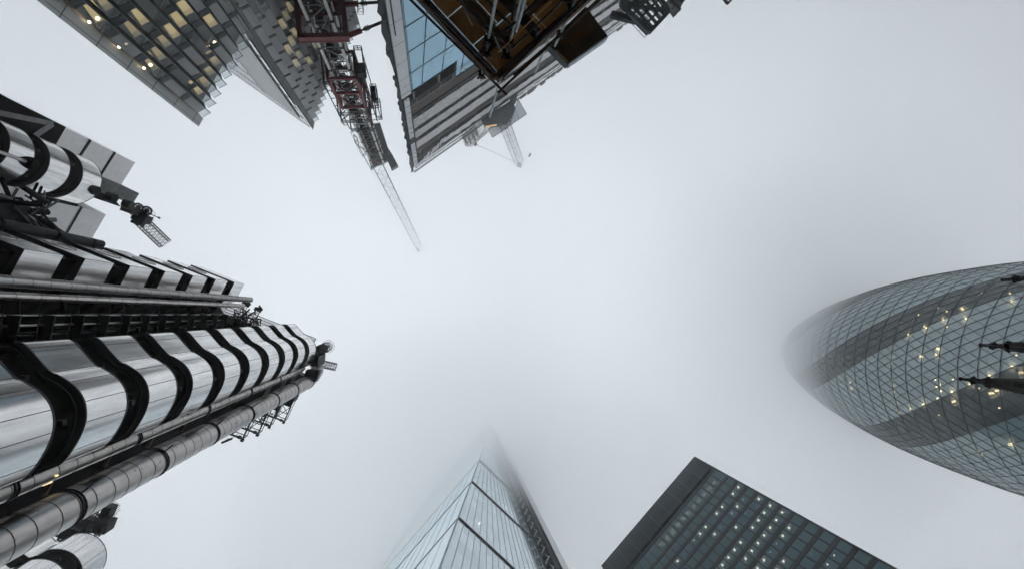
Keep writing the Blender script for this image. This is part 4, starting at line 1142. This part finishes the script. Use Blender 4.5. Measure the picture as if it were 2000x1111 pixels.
for i in range(14):
    s = 1.0 + i * .75; hh = 122.6 - i * .36 + r.uniform(-.35, .35) ; pts.append((s, hh, 1.2 + r.uniform(-.5, .5) + .10 * i))
for i in range(13):
    s, hh, w_ = pts[i]; s2, h2, w2_ = pts[i + 1]; d1_, d2_ = r.uniform(.1, .6), r.uniform(.1, .6)
    b.quad(F(s, hh - w_ * .9, d1_), F(s2, h2 - w2_ * .9, d2_), F(s2, h2, d2_ + .25), F(s, hh, d1_ + .25))
b.build('torn_sheet', sheet, ct)
rl = MB()
for h in (126.3, 125.4, 124.7): rl.bar(F(0, h, .3), F(LEN, h, .3), .06)
for h in (121.6, 120.9, 105.9, 100.2, 93.6, 86.6, 85.8): rl.bar(F(1.5, h, .30), F(LEN, h, .30), .07)
rndp = random.Random(3)
for k in range(int(LEN / 2.9)):
    s = 1.2 + k * 2.9
    rl.bar(F(s, 123, .3), F(s, 126.4, .3), .07)
    for h in (120.2, 105.0, 99.8, 93.0, 86.0):
        if rndp.random() < .8: rl.bar(F(s + h * .07 % 2.1, h, .34), F(s + h * .07 % 2.1, h + 1.7, .34), .11)
for k in range(7):
    s = 6 + k * 9; rl.bar(F(s, 118.5, .4), F(s + .3, 124.2, 1.0), .10)
rl.build('edge_railing', mat('pale_rail', (.40, .42, .42), .5, .3), ct)
top = MB()
top.box(F(0, 126.45, 0), u5 * LEN, n5 * .35, (0, 0, .14)); 
for k in range(26):
    s = 30 + rndp.random() * (LEN - 32); top.box(F(s, 124.8 + rndp.random() * 1.2, .2), u5 * rndp.uniform(.6, 2.6), n5 * .6, (0, 0, rndp.uniform(.3, 1.3)))
top.build('roof_edge', mat('roof_edge_grey', (.12, .115, .11), .8, noise=.4, nscale=2), ct)
# white corner panel and blue glazing
sp_, hp = FS(806, 167); wc = 2.05
b = MB(); b.box(F(0, -1.5, 0.0), u5 * wc, n5 * .25, (0, 0, 84.4)); 
for k in range(17): b.box(F(-.01, 84.2 - 5.1 * k - 2.5, .25), u5 * (wc + .01), n5 * .012, (0, 0, .05), 1)
b.box(F(.55, 20, .25), u5 * .16, n5 * .10, (0, 0, 44), 1)
for k in range(12): b.box(F(.35, 84.0 + k * 3.2, .02), u5 * (1.15), n5 * .2, (0, 0, 2.9), 0 if k != 6 else 1)
b.box(F(0.3, 83.5, -.2), u5 * .06, n5 * .3, (0, 0, 38), 1); b.build('corner_panel', [white_clad, seam], ct)
g_sky = glass('blue_reflecting_glass', (.2, .25, .3), 0.30, 0.03, body=(0.10, 0.21, 0.30), bodymix=0.96, vary=0.015, rtint=(.60, .85, 1.0))
gls = MB(); ml = MB(); s1_, h1_ = FS(893, 110)
for (sa_, sb_, htop) in ((wc + .15, s1_, 82.9), (s1_, LEN, 88.6)):
    s = sa_
    while s < sb_ - .1:
        e = min(s + 4.6, sb_); z = htop
        while z > 2:
            z0 = max(z - 6.3, 1); gls.quad(F(s, z0, .05), F(e, z0, .05), F(e, z, .05), F(s, z, .05)); z -= 6.3
        s += 4.6
z = 82.9
while z > 7: z -= 6.3; ml.bar(F(wc + .1, z, .10), F(LEN, z, .10), .07, .05)
for k in range(17):
    s = wc + 2.6 + k * 4.6; ml.bar(F(s, 82.8 if s < s1_ - .5 else 88.5, .11), F(s + 82 * .085, 2, .11), .10, .06)
for x_ in (.03, .22, .42): ml.bar(F(wc + x_, 1, .2), F(wc + x_, 83.5, .2), .05, .1)
ml.bar(F(wc, 82.95, .12), F(s1_, 82.95, .12), .14); ml.bar(F(s1_, 88.6, .12), F(LEN, 88.6, .12), .14); ml.bar(F(s1_ - .1, 82.9, .12), F(s1_ - .9, 88.6, .12), .5, .1)
gls.build('curtain_glazing', g_sky, ct); ml.build('mullion', mat('steel_mullion', (.045, .06, .065), .5, .3), ct)
# ragged dark debris net down the left edge
b = MB(); r = random.Random(31); prev = None
for i in range(90):
    h = 2 + i * (HT - 2.5) / 89; wv_ = .35 + .5 * abs(math.sin(i * .9 + r.random())) * (1 if r.random() > .3 else .5) + (.5 if h < 70 else 0)
    cur = (F(-wv_, h, .0), F(.05, h, .02), F(-wv_ * .5, h, 0) + rad5 * 1.5)
    if prev: b.quad(prev[0], prev[1], cur[1], cur[0]); b.quad(prev[2], prev[0], cur[0], cur[2])
    prev = cur
for i in range(9): h = 120 - i * 8.5 - r.random() * 3; b.lathe(F(-.6, h, 0), [(0, -.6), (.3, -.3), (.32, .3), (0, .7)], 7)
b.build('debris_net', mat('dark_net', (.035, .04, .042), .85, noise=.5, nscale=2), ct)
b = MB()
for i in range(16):
    h = 118 - i * 2.6; b.tube([F(.6, h, .3), F(1.9 + (i % 3) * .4, h - .9, .8), F(2.6, h - .2, .5)], .035, 5)
b.build('loose_rope', mat('rope', (.35, .35, .33), .8), ct)

# ================================================================ second crane on that roof
c2 = thing('roof_crane', F(25, HT, -2), 'pale construction crane on the unfinished roof with its jib dissolving into cloud', 'crane')
def bb(b, pts, h, th, m=0): b.prism([tuple(A(x, y, h).xy) for x, y in pts], h + EYE, h + EYE + th, m)
b = MB(); bb(b, ((941, 231), (1000, 196), (1007, 212), (990, 240), (948, 246)), 121.5, 1.6); bb(b, ((934, 222), (946, 219), (951, 236), (944, 238)), 121, 1.2); bb(b, ((995, 187), (1011, 180), (1008, 200), (1002, 205)), 121, 1.2)
b.build('base_platform', grey_box, c2)
b = MB(); r = random.Random(6)
for k in range(80):
    p = A(r.uniform(945, 1000), r.uniform(214, 248), r.uniform(122, 127)); b.bar(p, p + Vector((r.uniform(-2.4, 2.4), r.uniform(-1.6, 1.6), r.uniform(-1.5, 1.5))), r.choice((.07, .12, .2)))
for x in (952, 962, 972, 982, 992, 1002): b.bar(A(x, 244 - (x - 950) * .3, 123.5), A(x, 244 - (x - 950) * .3, 127), .14)
b.bar(A(948, 247, 124), A(1003, 230, 124), .25); b.bar(A(948, 245, 126.5), A(1003, 228, 126.5), .25); b.bar(A(990, 245, 127), A(1007, 212, 127), .3)
b.build('slew_frame', dark_steel, c2)
b = MB(); g_fan = glass('fan_panel', (.78, .82, .84), .04, .3, body=(.35, .40, .43), bodymix=.55)
for P4 in (((1011.6, 194.4), (1028.7, 223.5), (994.5, 246.6), (1005, 215)), ((953.5, 253), (962, 269), (981, 257), (972, 240.6)), ((981, 257), (994, 247), (988, 238), (972, 241))):
    q = [A(x, y, 123) for x, y in P4]; b.quad(*q, m=0)
    for i in range(4): b.bar(q[i], q[(i + 1) % 4], .14, m=1)
b.bar(A(1006, 215, 123), A(1014, 234, 123), .12, m=1)
b.build('protection_fan', [g_fan, dark_steel], c2)
b = MB(); b.lattice(A(984, 238, 126), A(1014, 318, 144), 2.5, 2.3, 13, .08, .034, wd2=2.3, ht2=2.0); b.box(A(1012, 316, 143.5), (1.5, .5, 0), (-.5, 1.4, 0), (0, 0, .8)); b.build('jib', mat('jib_grey', (.27, .30, .33), .5), c2)
b = MB(); b.lattice(A(948, 246, 124), A(911, 278, 128), 3.0, 2.0, 7, .12, .05)
for k in range(4): p = A(909 + k * 7, 281 - k * 6, 127); b.box(p, (.9, .3, 0), (-1.0, -3.0, 0), (0, 0, 1.8))
b.build('counter_jib', mast_paint, c2)
b = MB(); b.bar(A(928.5, 282, 130), A(1013, 320, 144), .09); b.bar(A(950, 247, 125), A(928.5, 282, 130), .10); b.lathe(A(928.5, 282, 130), [(0, -.6), (.5, -.3), (.5, .3), (0, .6)], 10); b.build('pendant_rope', dark_steel, c2)
b = MB(); c = A(1034.5, 299, 132); b.box(c, (.5, .1, 0), (-.1, .7, 0), (0, 0, 1.6)); b.bar(c + Vector((.2, .3, 1.6)), A(1014, 318, 144), .03); b.build('hook_block', red_paint, c2)
b = MB(); b.bar(A(948, 248.5, 121.3), A(970, 244.5, 121.3), .3); b.build('strip_light', lamp_mat('strip_amber', (1, .66, .30), .8), c2)

# ================================================================ scaffold gantry close overhead, top centre
HP = 7.5
sg = thing('scaffold_gantry', A(975, 130, HP).xy.to_3d(), 'timber decked scaffold gantry on dark and galvanised tubes close overhead, top centre', 'scaffold')
P6 = A(969, 152, HP); a6 = (A(828, 0, HP) - P6); b6 = (A(1128, 12, HP) - P6); a6.normalize(); b6.normalize()
up6 = Vector((0, 0, 1))
pl = MB(); LA, LB = 9.5, 9.5; pw = 1.22
na, nb_ = int(LA / .62), int(LB / 1.22)
for i in range(na):
    for j in range(nb_ + 1):
        if (i + j) % 2 and i < na - 1 and False: continue
        half = (i % 2 and j == 0)
        pl.box(P6 + a6 * (.05 + i * .62) + b6 * (.1 if half else .1 + j * 1.22 - (.61 if i % 2 else 0)), a6 * .60, b6 * (.59 if half else 1.20), (0, 0, .02), (i * 7 + j * 3) % 3)
ply2 = mat('plywood_dark', (0.48, 0.25, 0.075), .75, noise=.4, nscale=1.1, stretch=(1, .3, 1)); ply3 = mat('plywood_light', (0.66, 0.37, 0.12), .7, noise=.3, nscale=1.1)
pl.build('plywood_deck', [ply, ply2, ply3], sg)
jo = MB()
for i in range(5): jo.box(P6 + a6 * (.4 + i * 1.9) + Vector((0, 0, -.17)), a6 * .06, b6 * LB, (0, 0, .165), 0)
for j in range(4): jo.box(P6 + b6 * (.9 + j * 2.4) + Vector((0, 0, -.36)), b6 * .09, a6 * LA, (0, 0, .185), 1)
jo.box(P6 - b6 * .07 + Vector((0, 0, -.06)), b6 * .12, a6 * LA, (0, 0, .14), 0); jo.box(P6 - a6 * .07 + Vector((0, 0, -.061)), a6 * .12, b6 * LB, (0, 0, .14), 0)
jo.box(P6 + a6 * .15 + b6 * .22 + Vector((0, 0, -.47)), b6 * .16, a6 * LA, (0, 0, .08), 0)
jo.build('joist', [timber, rust_tube], sg)
def px_tube(p0, p1, h0, h1, r=.0242, m=None, name='scaffold_tube'):
    b = MB(); b.tube([A(*p0, h0), A(*p1, h1)], r, 10); return b.build(name, m or rust_tube, sg)
px_tube((775, -26), (990, 186), 7.9, 8.3); px_tube((790, -38), (969, 143), 7.0, 7.2); px_tube((797, -36), (967, 138), 7.0, 7.25, .008, galv)
px_tube((1235, -62), (972, 182), 7.9, 8.4); px_tube((1180, -42), (982, 152), 7.2, 7.5); px_tube((1230, -50), (1003, 147), 8.4, 8.6); px_tube((1145, -40), (1000, 95), 6.8, 6.9, .016)
px_tube((1090, -40), (990, 60), 6.4, 6.6, .02, rust_tube); px_tube((884, -20), (1000, 100), 6.6, 7.0, .012, rust_tube); px_tube((905, 14), (923, 50), 6.6, 6.6, .012, galv); px_tube((966, 73), (978, 101), 6.6, 6.6, .012, galv)
px_tube((940, -10), (1002, 55), 6.6, 6.8, .022); px_tube((1010, -30), (1000, 40), 6.7, 6.7, .02); px_tube((972, 104), (1090, -10), 6.5, 6.4, .008, ply3)
for (x, y, ht) in ((957, 229, 10.0), (1045.5, 141, 10.0), (1084, 90, 8.6), (939.5, 157, 8.4), (1008, 62, 6.8), (1112, 12, 8.0)):
    t = A(x, y, ht); b = MB(); b.tube([Vector((t.x, t.y, 0.05)), t], .0242, 12); b.build('standard', galv, sg)
    for hh in (7.1, 7.45, 8.2):
        if hh < ht: 
            b = MB(); c = Vector((t.x, t.y, hh + EYE)); b.box(c - Vector((.055, .055, .05)), (.11, .02, 0), (-.02, .11, 0), (0, 0, .09)); b.tube([c - a6 * .10, c + a6 * .10], .02, 6); b.tube([c - b6 * .12, c + b6 * .05], .018, 6); b.build('coupler', rust_tube, sg)
# dark signboard canopy beside it
hb = thing('hoarding_canopy', A(1130, 70, 9).xy.to_3d(), 'black hoarding canopy board with a pale blue front edge beside the scaffold, top centre', 'hoarding')
b = MB(); hq = 9.0; q = [A(1074, 83, hq), A(1112, 122, hq), A(1186.5, 70, hq), A(1144, 13, hq)]
b.prism([tuple(p.xy) for p in q], hq + EYE, hq + EYE + .21); b.build('board', mat('board_black', (.012, .012, .013), .5, noise=.3), hb)
b = MB(); e12 = (q[2] - q[1]); nfr = Vector((e12.y, -e12.x, 0)).normalized(); 
if nfr.dot(Vector((-q[1].x, -q[1].y, 0))) < 0: nfr = -nfr
b.box(q[1] + nfr * .003 + Vector((0, 0, .004)), e12, nfr * .03, (0, 0, .21)); b.build('front_edge', mat('pale_blue_edge', (.42, .52, .58), .4), hb)
b = MB(); e01 = (q[1] - q[0]); nl = Vector((-e01.y, e01.x, 0)).normalized()
if nl.dot(q[0] - q[3]) < 0: nl = -nl
b.box(q[0] + nl * .004, e01, nl * .055, (0, 0, .2), 0); b.box(q[0] + e01 * .35 + nl * .015 - Vector((0, 0, .012)), e01 * .6, nl * .03, (0, 0, .012), 1); b.build('side_frame', [mat('teal_frame', (.05, .075, .08), .45, .3), mat('ochre_timber', (.30, .21, .09), .8, noise=.3, nscale=9)], hb)
b = MB(); cc = q[0].lerp(q[2], .52); b.box(q[0] + (q[1] - q[0]) * .42 + (q[3] - q[0]) * .28 - Vector((0, 0, .008)), (q[1] - q[0]) * .36, (q[3] - q[0]) * .55, (0, 0, .006), 0)
b.box(q[0] + (q[1] - q[0]) * .05 + (q[3] - q[0]) * .12 - Vector((0, 0, .008)), (q[1] - q[0]) * .20, (q[3] - q[0]) * .62, (0, 0, .006), 1)
b.build('printed_panel', [mat('board_brown', (.035, .017, .010), .6, noise=.5, nscale=5), mat('board_grey', (.038, .040, .045), .6)], hb)

# loading platforms sticking out at the top edge
def frame_platform(name_label, pts, h, nx_, ny_, bw, diag=True):
    q = [A(x, y, h) for x, y in pts]; c = sum(q, Vector()) / 4
    o = thing('loading_platform', Vector((c.x, c.y, 0)), name_label, 'platform')
    b = MB()
    for i in range(nx_ + 1): b.bar(q[0].lerp(q[1], i / nx_), q[3].lerp(q[2], i / nx_), bw if i in (0, nx_) else bw * .6)
    for j in range(ny_ + 1): b.bar(q[0].lerp(q[3], j / ny_), q[1].lerp(q[2], j / ny_), bw if j in (0, ny_) else bw * .6)
    if diag: b.bar(q[1], q[3], bw * .8); b.bar(q[1].lerp(q[2], .5), q[3].lerp(q[0], .2), bw * .8)
    b.build('steel_frame', mat('frame_dark_green', (.022, .032, .032), .5, .2), o)
    return o, q
o, q = frame_platform('dark steel loading platform with square grid frame jutting from the unfinished tower, top edge', ((1268, 64), (1306, 23), (1262, -40), (1212, 8)), 60, 5, 5, .55)
b = MB(); b.bar(A(1193.6, 29, 61), A(1246, 42, 61), .8); b.bar(A(1246, 42, 61), A(1268, 64, 60.5), .8); b.build('support_arm', dark_steel, o)
b = MB(); 
for f in (0, .33, .66, 1): b.bar(A(1225 + 34 * f, 38 + 36 * f, 62), A(1238 + 30 * f, 30 + 34 * f, 60), .05)
for d_ in (0, 4, 8): b.bar(A(1225 + d_, 38 - d_, 62), A(1259 + d_, 74 - d_, 62), .06)
b.build('safety_rail', dark_steel, o)
pts_ = [q[0].lerp(q[2], .08), q[1].lerp(q[3], .08), q[2], q[3]]
for (i, j) in ((0, 0), (0, 2), (1, 1), (3, 0), (4, 0), (2, 3), (0, 4), (3, 3)):
    f0_, f1_, g0_, g1_ = i / 5 + .04, (i + 1) / 5 - .04, j / 5 + .04, (j + 1) / 5 - .04
    def bl(f, g_): return (q[0].lerp(q[1], f)).lerp(q[3].lerp(q[2], f), g_) + Vector((0, 0, .2))
    b = MB(); b.quad(bl(f0_, g0_), bl(f1_, g0_), bl(f1_, g1_), bl(f0_, g1_)); b.build('deck_plate', g_fan, o)
b = MB(); o2_ = thing('loading_platform', A(1325, 0, 60).xy.to_3d(), 'grey curved hoist bucket edge with two short bars at the top edge', 'hoist bucket')
b.prism([tuple(A(x, y, 60).xy) for x, y in ((1310, -8), (1328, 19), (1333, 8), (1345, -8))], 60 + EYE, 62 + EYE); b.build('bucket', concrete, o2_)
b = MB(); b.bar(A(1300, -8, 60), A(1329, 21, 60), .3); b.bar(A(1327, 20, 60), A(1318, 31, 60), .2); b.bar(A(1317, 12, 60), A(1313, 18, 60), .2); b.build('arm', rust_tube, o2_)
b = MB(); o3_ = thing('lifting_frame', A(1420, 0, 60).xy.to_3d(), 'small dark V shaped steel frame tip hanging at the top edge', 'frame')
b.bar(A(1409, -8, 60), A(1421, 8, 60), .32); b.bar(A(1421, 8, 60), A(1436, -8, 60), .32); b.bar(A(1405, -8, 60), A(1440, -8, 60), .3); b.build('frame_bar', dark_steel, o3_)
# ================================================================ air: clear haze below, cloud base above
def air(name, z0, z1, dens, ext, color=(0.975, 0.985, 1.0), g=0.6):
    b = MB(); b.box((-ext, -ext, z0), (2 * ext, 0, 0), (0, 2 * ext, 0), (0, 0, z1 - z0))
    m = bpy.data.materials.new(name + '_volume'); m.use_nodes = True; n = m.node_tree; n.nodes.clear()
    o = n.nodes.new('ShaderNodeOutputMaterial'); v = n.nodes.new('ShaderNodeVolumePrincipled')
    v.inputs['Color'].default_value = (*color, 1); v.inputs['Density'].default_value = dens
    v.inputs['Anisotropy'].default_value = g
    n.links.new(v.outputs[0], o.inputs['Volume']); m.cycles.homogeneous_volume = True
    return b.build(name, m, kind='stuff')
air('haze', -1.0, 231.0, 0.0006, 480, (0.985, 0.992, 1.0), 0.4)
from mathutils import noise
def cloud(z0, z1, dens, ext, amp, seed, name='low_cloud'):
    """closed slab of cloud whose underside sags and lifts"""
    N = 44; b = MB(); lo = []
    for j in range(N + 1):
        for i in range(N + 1):
            x, y = -ext + 2 * ext * i / N, -ext + 2 * ext * j / N
            n = noise.fractal(Vector((x * .011 + seed, y * .011, seed * 3.1)), 0.9, 2.0, 3)
            lo.append(Vector((x, y, z0 + amp * n)))
    k = (N + 1)
    fs = [(j * k + i, (j + 1) * k + i, (j + 1) * k + i + 1, j * k + i + 1) for j in range(N) for i in range(N)]
    b.add(lo, fs, 0, True)
    n0 = len(b.v); b.add([Vector((p.x, p.y, z1)) for p in lo], [tuple(reversed(f)) for f in fs])
    rim = [i for i in range(k)] + [j * k + N for j in range(1, k)] + [N * k + i for i in range(N - 1, -1, -1)] + [j * k for j in range(N - 1, 0, -1)]
    for q in range(len(rim)):
        p, r = rim[q], rim[(q + 1) % len(rim)]
        b.f.append([p, r, n0 + r, n0 + p]); b.m.append(0); b.s.append(False)
    b.s = [False] * len(b.f)
    m = bpy.data.materials.new(name + '_volume'); m.use_nodes = True; n = m.node_tree; n.nodes.clear()
    o = n.nodes.new('ShaderNodeOutputMaterial'); v = n.nodes.new('ShaderNodeVolumePrincipled')
    v.inputs['Color'].default_value = (0.985, 0.992, 1.0, 1); v.inputs['Density'].default_value = dens
    v.inputs['Anisotropy'].default_value = 0.4
    n.links.new(v.outputs[0], o.inputs['Volume']); m.cycles.homogeneous_volume = True
    return b.build(name, m, kind='stuff')
cloud(113.4, 176.0, 0.0095, 436, 9, 4.7)
cloud(127.6, 174.0, 0.050, 430, 4.5, 49.04)
# denser banks hanging round the two towers that vanish
def bank(c, r, dens):
    b = MB(); n = 28; prof = []
    for i in range(15):
        a = -math.pi / 2 + math.pi * i / 14; prof.append((max(.02, math.cos(a)), math.sin(a)))
    b.lathe((0, 0, 0), prof, n, 0, False)
    b.v = [Vector((c[0] + p.x * r[0], c[1] + p.y * r[1], c[2] + p.z * r[2])) for p in b.v]
    b.add(b.v[:n][::-1], [tuple(range(n))]); b.add(b.v[14 * n:15 * n], [tuple(range(n))])
    b.build('low_cloud', bpy.data.materials['low_cloud_volume'].copy(), kind='stuff').data.materials[0].node_tree.nodes['Principled Volume'].inputs['Density'].default_value = dens
bank((12, 62, 150), (70, 60, 48), 0.0040)
bank((132, 16, 158), (74, 74, 50), 0.0048)
